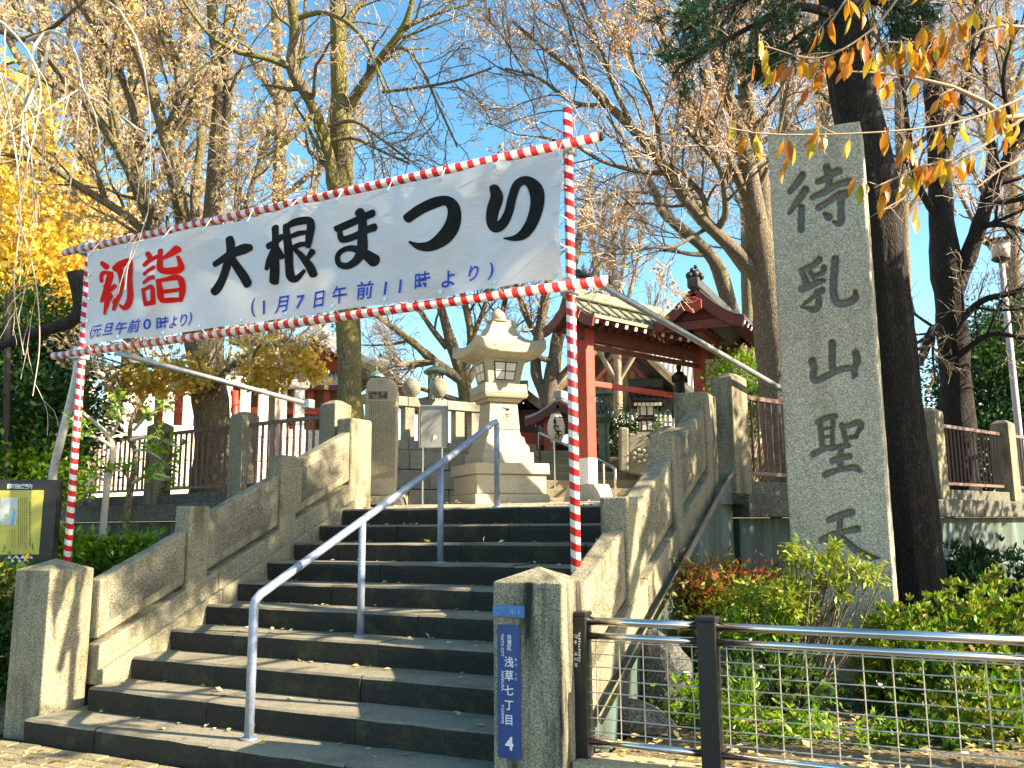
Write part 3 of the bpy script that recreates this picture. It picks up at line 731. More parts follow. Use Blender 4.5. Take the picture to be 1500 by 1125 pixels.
for off, strokes in CHARS:
    X, Y = (PX - off[0]) * 9.375, (PY - off[1]) * 9.375
    sel = (X > 150) & (X < 1280) & (Y > 80) & (Y < 1160)
    x, y = X[sel], Y[sel]; best = np.full(x.shape, -1e3)
    for s in strokes:
        P = smooth_path(s, 14 * len(s))
        for a in P: best = np.maximum(best, a[2] / 2 - np.hypot(x - a[0], y - a[1]))
    mm = best * .0005
    Dp[sel] = np.clip((mm + .0055) * 2.2, 0, .034) - np.clip((mm - .014) * .6, 0, .006)
edge = np.minimum(np.minimum(uu, 1 - uu) * (MU1 - MU0), (1 - tt) * 4.2)
V_ = VM + Dp + np.clip(.012 - edge, 0, .012) * .8 + .0035 * np.sin(U_ * 9) * np.sin(Z_ * 5.3)
I = (np.arange(nu)[:, None] * (nz + 1) + np.arange(nz)[None, :]).ravel()
cf_ = mesh_np('carved_face', np.stack([U_, V_, Z_], -1).reshape(-1, 3), np.stack([I, I + nz + 1, I + nz + 2, I + 1], 1), MONUMENT, mo, True)
cf_.data.materials.append(ENGRAVED)
dq = (Dp[:-1, :-1] + Dp[1:, :-1] + Dp[1:, 1:] + Dp[:-1, 1:]).ravel() / 4
cf_.data.polygons.foreach_set('material_index', (dq > .010).astype(np.int32))
m = MB(); D = .30
ul, ur, vf, vb = MU0, MU1, VM + .0096, VM + D
zl, zr = 4.398, 4.363
m.add([(ul, vf, MZ0), (ur, vf, MZ0), (ur, vb, MZ0), (ul, vb, MZ0), (ul, vf, zl), (ur, vf, zr), (ur, vb, zr - .03), (ul, vb, zl - .03)], [(4, 5, 6, 7), (1, 2, 6, 5), (2, 3, 7, 6), (3, 0, 4, 7)])
m.build('pillar_body', MONUMENT, mo)
MB().box(4.36, 5.40, VM - .20, VM + .50, .06, .36).build('base_stone', GRANITE_ROUGH, mo, bevel=.04, seg=3)

# ------------------------------------------------------------------ address plates on the right stair post
pl = thing('address_plate', 'long dark blue street address plate fixed to the granite stair post', 'sign', (3.477, .108, .59))
m = MB(); u0, u1, z0, z1, r = 3.411, 3.541, .262, .923, .012; pts = []
for cx, cz, a0 in ((u1 - r, z1 - r, 0), (u0 + r, z1 - r, 90), (u0 + r, z0 + r, 180), (u1 - r, z0 + r, 270)):
    for q in range(5): a = R(a0 + q * 22.5); pts.append((cx + r * math.cos(a), .108, cz + r * math.sin(a)))
m.prism(pts, (0, -.006, 0)).build('plate', SIGNBLUE, pl)
def crop(x, y): return onv(700 + x / 3.69, 820 + y / 3.69, .1012)
for ch, x, y, h in [('台', 170, 416, 28), ('東', 170, 446, 28), ('区', 170, 476, 28), ('浅', 168, 552, 56), ('草', 168, 626, 56), ('七', 168, 705, 56), ('丁', 168, 787, 56), ('目', 168, 866, 56), ('あ', 206, 540, 15), ('さ', 206, 568, 15), ('く', 206, 618, 15), ('さ', 206, 645, 15)]:
    hh = (crop(x, y - h / 2) - crop(x, y + h / 2))[2]
    letters(ch, 'character', WHITE, pl, crop(x, y), (1, 0, 0), (0, 0, 1), hh * 1.08, .012, 1.0)
letters('4', 'character', WHITE, pl, crop(170, 993), (1, 0, 0), (0, 0, 1), .088, .03, 1.0)
for tx, x, y0, y1 in (('TAITO CITY', 133, 400, 524), ('ASAKUSA', 134, 598, 708), ('7-CHOME', 134, 783, 886)):
    a, b_ = crop(x, y0), crop(x, y1); L = (a - b_)[2]; v, f = glyphs(tx, .012)
    sc_ = .0215
    letters(tx, 'lettering', WHITE, pl, (a + b_) / 2, (0, 0, -1), (1, 0, 0), sc_, .012, L / ((v[:, 0].max() - v[:, 0].min()) * sc_))
p2 = thing('block_plate', 'small faded blue block number plate above the long address plate', 'sign', (3.475, .108, .99))
MB().box(3.383, 3.568, .1025, .109, .962, 1.021).build('plate', SIGNBLUE2, p2, bevel=.002)
letters('4-1', 'lettering', FADED, p2, (3.512, .1015, .991), (1, 0, 0), (0, 0, 1), .042, .0, 1.2)
for i, ch in enumerate('浅草七丁目'):
    letters(ch, 'character', FADED, p2, (3.40 + (i % 3) * .017, .1015, 1.004 - (i // 3) * .022), (1, 0, 0), (0, 0, 1), .016)

# ------------------------------------------------------------------ guard fence in front of the planting
gf = thing('guard_fence', 'black post guard fence with shiny steel rails and wire mesh', 'fence', (3.8, .30, .26))
VF = .30; KF = (VF + 4.068) / 4.909
def fu(u): return 5.58 + (u - 5.58) * KF
def fz(z): return 1.442 + (z - 1.442) * KF
posts = [fu(3.565) + .01, fu(4.335), fu(6.05), fu(7.6)]
for i, u in enumerate(posts):
    w = .047
    m = MB().box(u - w, u + w, VF - .045, VF + .045, .25, fz(.905))
    m.box(u - w - .004, u + w + .004, VF - .049, VF + .049, fz(.905) - .001, fz(.93))
    m.build('fence_post', BLACKMETAL, gf, bevel=.006)
for u0, u1 in zip(posts[:-1], posts[1:]):
    for z, r in ((.876, .024), (.792, .0205), (.205, .0205)):
        z = fz(z); r *= KF
        MB().tube([(u0 + .045, VF, z), (u1 - .045, VF, z)], r, 16).build('rail', STEEL, gf, smooth=True)
    n = round((u1 - u0 - .13) / (.1275 * KF))
    for i in range(n):
        u = u0 + .085 + (u1 - u0 - .17) * i / (n - 1)
        MB().tube([(u, VF + .006, fz(.225)), (u, VF + .006, fz(.775))], .0034, 6).build('mesh_wire', WIRE, gf)
    for i in range(8):
        z = fz(.262 + i * .0715)
        MB().tube([(u0 + .05, VF - .002, z), (u1 - .05, VF - .002, z)], .0032, 6).build('mesh_wire', WIRE, gf)
pp = thing('maker_plate', 'small dark plate with tiny white characters on the first black fence post', 'sign', (posts[0], VF - .05, fz(.74)))
PO = posts[0] - 3.565
MB().box(3.542 + PO, 3.590 + PO, VF - .050, VF - .0452, fz(.605), fz(.845)).build('plate', SIGNBLK, pp)
for i, (x, z, hh) in enumerate([(3.558, .79 - .032 * k_, .022) for k_ in (0, 1, 3, 4, 5)] + [(3.578, .81 - .0155 * k_, .011) for k_ in range(11)]):
    m = MB(); vv = VF - .0508; x += PO; z = fz(z)
    for q in range(4):
        a, b_ = rng.uniform(-.4, .4, 2) * hh; c_, d_2 = rng.uniform(-.45, .45, 2) * hh
        if q % 2: m.box(x - hh * .4, x + hh * .4, vv - .0004 * q, vv + .0003, z + a, z + a + .0025)
        else: m.box(x + c_, x + c_ + .0025, vv - .0004 * q, vv + .0003, z - hh * .42, z + hh * .42)
    m.build('character', WHITE, pp)

# ------------------------------------------------------------------ handrail on the stairs
hr = thing('handrail', 'blue-grey tubular handrail standing on the dark stone steps', 'handrail', (1.68, .21, .16))
B = [np.array([1.672 + .004 * k_, .205 + 3 * k_ * TREAD, RISE * (1 + 3 * k_)]) for k_ in range(4)]
B[0] = np.array([1.66, .19, .16]); B[2][0] = 1.70
Tt = [b_ + np.array([0, 0, .83]) for b_ in B]; Tt[3] = Tt[3] + np.array([0, 0, .0])
path = [B[0], B[0] + [0, 0, .74], Tt[0] + [0, .008, -.012], Tt[0] + [0, .05, .03]]
rail_pts = [B[0], B[0] + [0, 0, .45], B[0] + [0, 0, .785], B[0] + [.0, .012, .825], B[0] + [0, .05, .855]] + [Tt[1] + [0, 0, .008], Tt[2] + [0, 0, .008]] + [Tt[3] + [0, -.07, -.02], Tt[3] + [0, -.02, -.003], Tt[3] + [0, 0, -.035], Tt[3] + [0, 0, -.12], B[3] + [0, 0, .0]]
MB().tube(rail_pts, .0285, 14).build('rail', GALV, hr, smooth=True)
for k_ in (1, 2): MB().tube([B[k_], Tt[k_]], .0265, 12).build('rail_post', GALV, hr, smooth=True)
for b_ in B: MB().tube([b_ + [0, 0, .0], b_ + [0, 0, .012]], .05, 16).build('base_plate', GALV, hr)
# ------------------------------------------------------------------ map board on the left
d0 = 7.35
bo_c = at(20, 770, d0); bx = np.array([RT[0], RT[1], 0]); bx /= np.linalg.norm(bx); bz = np.array([0, 0, 1.0]); by = np.cross(bz, bx)
mb = thing('map_board', 'black framed notice board with a yellow area map, left of the stairs', 'sign', (bo_c[0], bo_c[1], .1))
def bp(x, y, off=0.0):
    """photograph point -> the plane of the map board"""
    r = ray(x, y); n = by; t = ((bo_c - CAM) @ n) / (r @ n); return CAM + r * t - by * off
def bquad(x0, y0, x1, y1, off, name, m_, th=.004):
    P = [bp(x0, y0, off), bp(x1, y0, off), bp(x1, y1, off), bp(x0, y1, off)]
    a, b_ = P[0], P[2]; w = (b_ - a) @ bx; h = a[2] - b_[2]
    q = [a, a + bx * w, a + bx * w - bz * h, a - bz * h]
    return MB().prism(q, by * th).build(name, m_, mb)
bquad(-95, 704, 74, 850, 0, 'board', SIGNBLK, .09)
bquad(-80, 719, 57, 812, .004, 'map_panel', SIGNYEL)
bquad(2, 729, 24, 769, .007, 'inset_map', MAPGREY, .002)
m = MB(); q = [bp(x, y, .0085) for x, y in ((16, 769), (21, 769), (23.5, 750), (21.5, 748))]; m.prism(q, by * .001).build('river', MAPBLUE, mb)
for x, y, r_ in ((10, 755, 2.4), (21, 747, 1.8), (1.5, 766, 1.5), (22, 762, 1.6)):
    MB().prism([bp(x + r_ * math.cos(a), y + r_ * 1.3 * math.sin(a), .0082) for a in np.linspace(0, 6.28, 9)[:-1]], by * .0008).build('park_patch', MAPGREEN, mb)
for cx, w_, y0, y1 in ((44.5, 3.0, 735, 800), (39.5, 1.3, 729, 803), (36.5, 1.3, 729, 803), (33.5, 1.3, 729, 803), (30.5, 1.3, 729, 803), (27.5, 1.3, 729, 803), (22, 1.0, 775, 803), (18, 1.0, 775, 803)):
    m = MB(); y = y0
    while y < y1:
        hh = w_ * .95
        for q_ in range(3):
            a = y + rng.uniform(0, .6) * hh; m.prism([bp(cx - w_ / 2, a, .006), bp(cx + w_ / 2, a, .006), bp(cx + w_ / 2, a + .28 * hh, .006), bp(cx - w_ / 2, a + .28 * hh, .006)], by * .001)
        m.prism([bp(cx - .2 * w_, y, .0064), bp(cx + .1 * w_, y, .0064), bp(cx + .1 * w_, y + hh, .0064), bp(cx - .2 * w_, y + hh, .0064)], by * .001)
        y += hh * (1.3 if rng.random() > .12 else 2.6)
    m.build('print_column', OLIVEINK, mb)
sc_ = d0 / FPX
for i, ch in enumerate('旧町名由来案内'):
    letters(ch, 'character', WHITE, mb, bp(13.5 + i * 5.2, 712.3, .003), bx, bz, 7.6 * sc_, .02, .85)
for row, (n_, x0, y0) in enumerate(((4, 13.5, 818), (3, 18, 823.6), (2, 23, 829.2))):
    for i in range(n_):
        x = x0 + i * 10.2
        MB().prism([bp(x - 4.8, y0, .003), bp(x + 4.8, y0, .003), bp(x, y0 - 5.2, .003)], by * .001).build('triangle_mark', WHITE, mb)
for x in (-80, 60):
    p = bp(x, 840, -.055); MB().box(p[0] - .05, p[0] + .05, p[1] - .02, p[1] + .03, .05, p[2] + .3).build('leg', SIGNBLK, mb)

# grey curved pipe and leaning concrete slab behind the left pole
pts = [at(*q) for q in ((74, 735, 9.6), (78, 690, 9.6), (90, 640, 9.6), (103, 590, 9.6), (112, 550, 9.6), (116, 520, 9.6))]
tag(MB().tube(smooth_path(pts, 16), .045, 12).build('curved_pipe', BRACE, smooth=True), 'curved grey metal pipe rising behind the left striped pole', 'pipe')
a, b_ = at(84, 745, 11.8), at(115, 525, 11.8)
m = MB(); q = [at(66, 745, 11.8), at(112, 745, 11.8), at(124, 528, 11.8), at(98, 528, 11.8)]; m.prism(q, FW * .18)
tag(m.build('gate_stone', OLDSTONE, bevel=.015), 'leaning grey stone slab standing by the left end of the bar railing', 'stone slab')

# ------------------------------------------------------------------ big stone lantern
LD = 11.35
lc = at(731, 738, LD); lx = np.array([.666, .744]); lx /= np.linalg.norm(lx); ly = np.array([-lx[1], lx[0]])
ln = thing('stone_lantern', 'large pale stone lantern with curved roof at the top of the stairs', 'stone lantern', (lc[0], lc[1], 1.69))
def lz(y): return at(729, y, LD)[2]
def lh(wpx): return wpx * LD / FPX / 1.31 / 2
def tier(name, y0, y1, w0, w1=None, mat_=LANTERN, bev=.012):
    w1 = w0 if w1 is None else w1
    return MB().obox(lc, lx, ly, lh(w0), lh(w0), lz(y0), lz(y1), lh(w1), lh(w1)).build(name, mat_, ln, bevel=bev)
tier('plinth_stone', 742, 725.5, 149); tier('plinth_stone', 725, 697.5, 139); tier('plinth_slab', 697, 681, 150, 148)
tier('step_slab', 680.5, 664, 104)
# flared foot with scroll profile
m = MB()
prof = [(92, 663.5), (90, 655), (80, 650), (76, 642), (66, 638), (62, 630)]
for (w0, y0), (w1, y1) in zip(prof[:-1], prof[1:]): m.obox(lc, lx, ly, lh(w0), lh(w0), lz(y0), lz(y1) - .001, lh(w1), lh(w1))
m.build('flared_foot', LANTERN, ln)
tier('shaft', 629.5, 589, 64, 57)
tier('collar', 588.5, 583.5, 66, 74); tier('collar', 583, 577, 84, 92); tier('platform_slab', 576.5, 562, 88, 86)
fb = tier('fire_box', 561.5, 519, 64, 84, bev=.008)
# windows with paper panes and dark lattice on the two seen faces, leaning outward like the box
def face_pt(nrm, side, s, y):
    w = lh(64 + (84 - 64) * (561.5 - y) / 42.5); c2 = np.array(lc[:2]) + nrm * (w + .0) + side * s * w
    return np.array([c2[0], c2[1], lz(y)])
for nrm, side in ((-ly, lx), (-lx, -ly)):
    n3 = np.array([nrm[0], nrm[1], -.25]); n3 /= np.linalg.norm(n3)
    P = [face_pt(nrm, side, s, y) for s, y in ((-.58, 556), (.58, 556), (.62, 529), (-.62, 529))]
    fr_ = MB().prism([p + n3 * .002 for p in P], n3 * .006).build('window_frame', DKWOOD, fb)
    def pt(a, b_): return (P[0] * (1 - a) + P[1] * a) * (1 - b_) + (P[3] * (1 - a) + P[2] * a) * b_ + n3 * .0085
    for a0 in (.05, .53):
        for b0 in (.05, .53):
            MB().prism([pt(a0, b0), pt(a0 + .42, b0), pt(a0 + .42, b0 + .42), pt(a0, b0 + .42)], n3 * .003).build('pane', PANE, fr_)
# roof with upturned corners
vs = []; rings = [(88, 524, 0), (141, 519, 7), (145, 517.5, 8), (143, 505.5, 10), (112, 500, 3), (84, 493, .8), (66, 485, 0), (54, 477, 0), (46, 470.5, 0), (40, 470, 0), (38, 464, 0)]
nseg = 6
for w, y, upk in rings:
    h = lh(w); z = lz(y)
    for sd_ in range(4):
        d1 = (lx, ly, -lx, -ly)[sd_]; d2 = (ly, -lx, -ly, lx)[sd_]
        for q_ in range(nseg):
            t = -1 + 2 * q_ / nseg; c2 = np.array(lc[:2]) + d1 * h + d2 * h * t
            vs.append((c2[0], c2[1], z + upk * LD / FPX * abs(t) ** 3))
kk = 4 * nseg
m = MB().add(vs, [(i * kk + j, i * kk + (j + 1) % kk, (i + 1) * kk + (j + 1) % kk, (i + 1) * kk + j) for i in range(len(rings) - 1) for j in range(kk)] + [tuple(range(kk))[::-1], tuple((len(rings) - 1) * kk + j for j in range(kk))])
m.build('lantern_roof', LANTERN, ln, bevel=.01)
s_ = LD / FPX
MB().lathe((lc[0], lc[1], lz(464)), [(17 * s_, 0), (19 * s_, 2 * s_), (12 * s_, 4 * s_)], 20).build('finial_base', LANTERN, ln, smooth=True)
MB().lathe((lc[0], lc[1], lz(461)), [(6 * s_, 0), (10.5 * s_, 3 * s_), (11.5 * s_, 8 * s_), (9.5 * s_, 13 * s_), (5 * s_, 17 * s_), (1 * s_, 20 * s_)], 20).build('jewel_finial', LANTERN, ln, smooth=True)
# carved mark on the shaft
m = MB()
for k_ in range(3):
    for q_ in range(5):
        a = np.array(lc[:2]) - ly * (lh(61) + .001) + lx * rng.uniform(-.03, .07); z = lz(622 - k_ * 10 - q_ * 1.5)
        m.bar((a[0], a[1], z), (a[0] + lx[0] * .05, a[1] + lx[1] * .05, z + rng.uniform(-.02, .03)), .01, .004)
m.build('carved_mark', DKWOOD, ln)

# ------------------------------------------------------------------ memorial tablet and grey notice board on the landing
tb = thing('memorial_tablet', 'tall round-shouldered stone tablet with worn engraving beside the mossy trunk', 'stone tablet', at(558, 735, 10.9))
P = [(538, 726), (579, 726), (582, 640), (582, 578), (579, 563), (571, 556), (556, 553), (543, 554), (537, 560), (535, 580), (536, 640)]
MB().prism([at(x, y, 10.9) for x, y in P], FW * .16).build('slab', LANTERN, tb, bevel=.018, seg=3)
for k_ in range(13):
    x = 541.5 + k_ * 2.95; m = MB(); y = 588
    while y < 700:
        hh = rng.uniform(1.2, 2.4); q = [at(x - .55, y, 10.895), at(x + .55, y, 10.895), at(x + .55, y + hh, 10.895), at(x - .55, y + hh, 10.895)]
        m.prism(q, FW * .012); y += hh + rng.uniform(.5, 1.6)
    m.build('engraved_column', DKTILE if k_ > 99 else GRANITE_ROUGH, tb)
q = [at(539, 573, 10.896), at(568, 573, 10.896), at(568, 585, 10.896), at(539, 585, 10.896)]
MB().prism(q, FW * .01).build('title_panel', GRANITE, tb, bevel=.003)
m = MB()
for k_ in range(4):
    for q_ in range(5):
        x = 543.5 + k_ * 7 + rng.uniform(-2.4, 2.4); y = 579 + rng.uniform(-3.5, 3.5); v_ = rng.random() > .5
        a, b_ = (at(x, y - 2.5, 10.892), at(x, y + 2.5, 10.892)) if v_ else (at(x - 2.6, y, 10.892), at(x + 2.6, y, 10.892))
        m.bar(a, b_, .007, .006, up=(0.3, .2, 1))
m.build('engraved_title', DKWOOD, tb)
MB().obox(at(558, 735, 10.98), np.array(bx[:2]), np.array(by[:2]), .34, .2, 1.6, 1.80, .28, .16).build('base_stone', ROCK, tb, bevel=.03)
nb = thing('notice_board', 'small weathered grey notice board on two thin steel legs', 'sign', at(635, 735, 10.3))
MB().prism([at(x, y, 10.3) for x, y in ((615.5, 655), (655.5, 655), (655.5, 594.5), (615.5, 594.5))], FW * .03).build('board', GREYBOARD, nb, bevel=.004)
P = [at(x, y, 10.292) for x, y in ((615.5, 655), (655.5, 655), (655.5, 594.5), (615.5, 594.5))]
for a, b_ in zip(P, P[1:] + P[:1]): MB().bar(a, b_, .012, .014, up=(.3, .2, 1)).build('edge_strip', STEEL, nb)
MB().prism([at(x, y, 10.296) for x, y in ((633, 646), (635, 643), (634, 641), (637, 636), (640, 641), (639, 642))], FW * -.003).build('paper_scrap', WHITE, nb)
for x in (620, 648):
    a = at(x, 655, 10.32); MB().tube([(a[0], a[1], 1.6), tuple(a)], .014, 8).build('leg', STEEL, nb)

# ------------------------------------------------------------------ upper stairs towards the hall
FH = np.array([FW[0], FW[1]]); FH /= np.linalg.norm(FH); RH = np.array([FH[1], -FH[0]])
us = thing('upper_stairs', None, None, (1.6, 7.2, 1.68), kind='structure')
u_c = at(905, 735, 11.9)[:2]
for i in range(7):
    c = u_c + FH * (.17 + i * .34)
    cuts = np.linspace(-1.55, 1.7, 4)
    for a, b_ in zip(cuts[:-1], cuts[1:]):
        MB().obox(c + RH * (a + b_) / 2, RH, FH, (b_ - a) / 2 - .003, .22, 1.66 + i * .135, 1.66 + (i + 1) * .135 - .003).build('step_stone', CURBST, us, bevel=.012)
# two stainless handrails on them
for pts, lab in (([(868, 700, 11.9), (868, 634, 11.9), (790 + 83, 634.5, 11.95), (903, 652, 12.0)], None),):
    pass
def steel_rail(label, q0, q1, d_a, d_b, ya, yb):
    root = thing('steel_handrail', label, 'handrail', at(*q0, d_a))
    a, b_ = at(*q0, d_a), at(*q1, d_b); fa = np.array([a[0], a[1], at(q0[0], ya, d_a)[2]]); fb_ = np.array([b_[0], b_[1], at(q1[0], yb, d_b)[2]])
    MB().tube([fa, a, a + (b_ - a) * .03, b_ - (b_ - a) * .03, b_, fb_], .02, 10).build('rail', STEEL, root, smooth=True)
    c = (a + b_) / 2; MB().tube([c, c - [0, 0, .8]], .017, 8).build('rail_post', STEEL, root)
steel_rail('thin steel handrail left of the red gate column on the upper steps', (790, 634), (836, 655), 13.2, 12.0, 680, 712)
steel_rail('thin steel handrail right of the red gate column on the upper steps', (868, 668), (901, 686), 12.6, 11.7, 715, 738)

# ------------------------------------------------------------------ red roofed gate
def curved_roof(root, p, dr, de, L, half, zr, ze, over=.0, mat_=COPPER, under=DKRED, th=.07, ribs=9, name='roof_slope'):
    """a gabled roof: ridge from p along dr (plan unit), slopes fall along +-de; curved like the photo's"""
    p = np.array(p, float)
    for s in (1, -1):
        n = 6; vs = []
        for i in range(n + 1):
            t = i / n; z = zr + (ze - zr) * (1 - (1 - t) ** 1.55)
            for e in (0, L):
                q = p + dr * e + de * s * half * t; vs.append((q[0], q[1], z))
        up_ = [(x, y, z + th) for x, y, z in vs]; m = MB(); nn = len(vs)
        fs = []
        for i in range(n):
            a = 2 * i; fs += [(a, a + 1, a + 3, a + 2), (nn + a, nn + a + 2, nn + a + 3, nn + a + 1), (a, a + 2, nn + a + 2, nn + a), (a + 1, nn + a + 1, nn + a + 3, a + 3)]
        fs += [(2 * n, 2 * n + 1, nn + 2 * n + 1, nn + 2 * n)]
        o = m.add(vs + up_, fs).build(name, mat_, root)
        sof = [(x, y, z - .012) for x, y, z in vs]; MB().add(sof, [(2 * i, 2 * i + 2, 2 * i + 3, 2 * i + 1) for i in range(n)]).build('soffit_board', DKWOOD, root)
        # ribs of the sheet roofing on top
        for k_ in range(ribs):
            e = L * (k_ + .5) / ribs; P = []
            for i in range(n + 1):
                t = i / n; z = zr + (ze - zr) * (1 - (1 - t) ** 1.55) + th + .012; q = p + dr * e + de * s * half * t; P.append((q[0], q[1], z))
            MB().tube(P, .016, 5).build('roof_seam', mat_, o)
        # rafters below, white painted tips
        for k_ in range(ribs + 2):
            e = .04 + (L - .08) * k_ / (ribs + 1); a = p + dr * e + de * s * half * .25; b_ = p + dr * e + de * s * half * .985
            za = zr + (ze - zr) * (1 - .75 ** 1.55) - .05; zb = ze - .045
            MB().bar((*a, za), (*b_, zb), .05, .05).build('rafter', under, root)
            MB().bar((*b_, zb), (*(b_ + de * s * .012), zb - .004), .048, .048).build('rafter_tip', WHITE, root)
        # barge boards at both gables
        for e in (-.02, L + .02):
            P = []
            for i in range(n + 1):
                t = i / n; z = zr + (ze - zr) * (1 - (1 - t) ** 1.55) - .05; q = p + dr * e + de * s * half * t; P.append((q[0], q[1], z))
            m = MB()
            for a, b_ in zip(P[:-1], P[1:]): m.bar(a, b_, .035, .13, up=(0, 0, 1))
            m.build('barge_board', DKRED if under is DKRED else under, root)
    MB().bar((*(p - dr * .04), zr + th + .05), (*(p + dr * (L + .04)), zr + th + .05), .16, .14).build('ridge', mat_, root, bevel=.02)
gt = thing('roofed_gate', 'red timber gate with curved green copper roofs over the upper steps', 'gate', at(862, 712, 11.2))
C1, C2 = at(862, 712, 11.2), at(1029, 600, 13.0)
dg_, Lg = dirn(C1[:2], C2[:2]); ng = np.array([dg_[1], -dg_[0]])
z1 = at(862, 474, 11.2)[2]; z2 = at(1029, 448, 13.0)[2]
MB().obox(C1, dg_, ng, .085, .085, at(862, 712, 11.2)[2] + .12, z1).build('column', RED, gt, bevel=.012)
MB().obox(C1, dg_, ng, .088, .088, at(862, 712, 11.2)[2] + .02, at(862, 712, 11.2)[2] + .36).build('column_shoe', WHITE, gt, bevel=.01)
MB().obox(C1, dg_, ng, .26, .26, 1.6, at(862, 712, 11.2)[2] + .02, .19, .19).build('base_stone', LANTERN, gt, bevel=.015)
MB().obox(C2, dg_, ng, .085, .085, 1.7, z2 + .1).build('column', RED, gt, bevel=.012)
MB().obox(C2 + np.array([*(RH * .35), 0]), RH, FH, .30, .06, 2.2, at(1060, 525, 13)[2]).build('white_panel', PLASTER, gt)
def gp(s, z): q = C1[:2] + dg_ * s; return (q[0], q[1], z)
zl1 = at(870, 496, 11.2)[2]
MB().bar(gp(-.3, zl1 + .12), gp(Lg + .3, zl1 + .12), .14, .16).build('lintel_beam', DKRED, gt, bevel=.01)
MB().bar(gp(0, zl1 - .03), gp(Lg, zl1 - .03), .07, .06).build('tie_beam', DKRED, gt)
zl2 = at(870, 557, 11.2)[2]
MB().bar(gp(0, zl2), gp(Lg + .1, zl2), .07, .075).build('tie_beam', RED, gt, bevel=.008)
curved_roof(gt, C1[:2] - dg_ * .30, dg_, ng, Lg + .4, .46, at(862, 434, 11.2)[2], at(862, 470, 11.2)[2], ribs=14, th=.05)
# cross gable over the far column, ridge running back along the stairs' direction
dv = np.array([0.0, 1.0]); du = np.array([1.0, 0.0])
pb = at(1016, 420, 11.6)
curved_roof(gt, pb[:2], dv, du, 3.1, .64, pb[2] - .04, pb[2] - .50, mat_=DKTILE, ribs=13, th=.045)
MB().prism([(pb[0] - .42, pb[1] + .12, pb[2] - .42), (pb[0] + .42, pb[1] + .12, pb[2] - .42), (pb[0], pb[1] + .12, pb[2] - .12)], (0, .04, 0)).build('gable_wall', DKRED, gt)
MB().bar((pb[0] - .5, pb[1] + .1, pb[2] - .5), (pb[0] + .5, pb[1] + .1, pb[2] - .5), .1, .1).build('tie_beam', DKRED, gt)
MB().bar((pb[0] - .05, pb[1] + .3, pb[2] - .5), (pb[0] - .05, pb[1] + 1.6, pb[2] - .5), .1, .12).build('purlin', DKRED, gt)
m = MB(); c3 = np.array([pb[0], pb[1] - .03, pb[2] - .26])
m.prism([c3 + np.array([.13 * math.cos(a), 0, .12 * math.sin(a)]) for a in np.linspace(R(30), R(390), 7)[:-1]], (0, -.04, 0)); m.build('gable_pendant', RED, gt, bevel=.01)
# openwork ridge end ornament
m = MB()
for x, y, r_ in ((1010, 404, 6), (1018, 402, 7), (1026, 405, 6), (1014, 396, 4), (1019, 391, 3.2), (1022, 398, 4)):
    c3 = at(x, y, 11.65); r_ = r_ * 11.65 / FPX; m.lathe((c3[0], c3[1], c3[2] - r_), [(r_ * .2, 0), (r_ * .8, r_ * .4), (r_, r_), (r_ * .8, r_ * 1.6), (r_ * .2, r_ * 2)], 10)
m.build('ridge_ornament', DARKBRONZE, gt, smooth=True)

# ------------------------------------------------------------------ small red shrine with paper lantern
sh = thing('small_shrine', 'little red shrine with grey tiled roof behind the stone lantern', 'shrine', at(815, 690, 15.0))
pc = at(818, 588, 14.6)
curved_roof(sh, pc[:2] - np.array([.0, .0]), dv, du, 1.6, .62, pc[2], pc[2] - .28, mat_=TILE, ribs=7)
for x in (803, 838):
    a = at(x, 600, 14.8); MB().box(a[0] - .06, a[0] + .06, a[1] - .06, a[1] + .06, 1.9, a[2] - .05).build('column', RED, sh, bevel=.01)
a, b_ = at(790, 675, 15.2), at(850, 695, 15.2); MB().prism([at(786, 695, 15.3), at(850, 695, 15.3), at(850, 650, 15.3), at(786, 650, 15.3)], FW * .1).build('front_wall', DKWOOD, sh)
MB().bar(at(758, 640, 15), at(800, 645, 15), .08, .18).build('red_beam', RED, sh)
ch_ = thing('paper_lantern', 'cream paper lantern with black writing hanging at the red shrine', 'lantern', at(815, 628, 13.9))
c3 = at(815, 652, 13.9); s_ = 13.9 / FPX; prof = [(6 * s_, 0)]
for i in range(15): t = i / 14; prof.append(((12.8 * math.sin(math.pi * (.17 + .66 * t)) + (.35 if i % 2 else -.2)) * s_, (3 + 43 * t) * s_))
prof.append((6 * s_, 49 * s_))
MB().lathe(c3, prof, 22).build('paper_body', PAPER, ch_, smooth=True)
for z0_ in (0, 46): MB().lathe(c3 + [0, 0, z0_ * s_], [(6.6 * s_, 0), (6.6 * s_, 3.4 * s_)], 16).build('rim', DKWOOD, ch_)
for k_ in range(4):
    m = MB()
    for q_ in range(5):
        ang = math.atan2(-FW[1], -FW[0]) + rng.uniform(-.28, .28); z = (9 + (3 - k_) * 8.3 + rng.uniform(0, 6)) * s_; rr = 13.3 * s_
        a = c3 + [rr * math.cos(ang), rr * math.sin(ang), z]; dx = np.array([RT[0], RT[1], 0]) * rng.uniform(.03, .07)
        b_ = a + (dx if q_ % 2 else np.array([0, 0, -.06])); m.bar(a, b_, .016, .012, up=(.4, .4, .8))
    m.build('character', BLACK, ch_)
ds = thing('dark_roofed_shed', 'dark roofed low shed between the stone lantern and the red shrine', 'shed', at(770, 690, 16.5))
pc = at(768, 572, 16.3)
curved_roof(ds, pc[:2], FH, RH, 1.5, .75, pc[2], pc[2] - .45, mat_=DKTILE, under=DKWOOD, ribs=5)
MB().prism([at(748, 700, 16.6), at(806, 700, 16.6), at(806, 600, 16.6), at(748, 600, 16.6)], FW * 1.0).build('shed_wall', DKWOOD, ds)

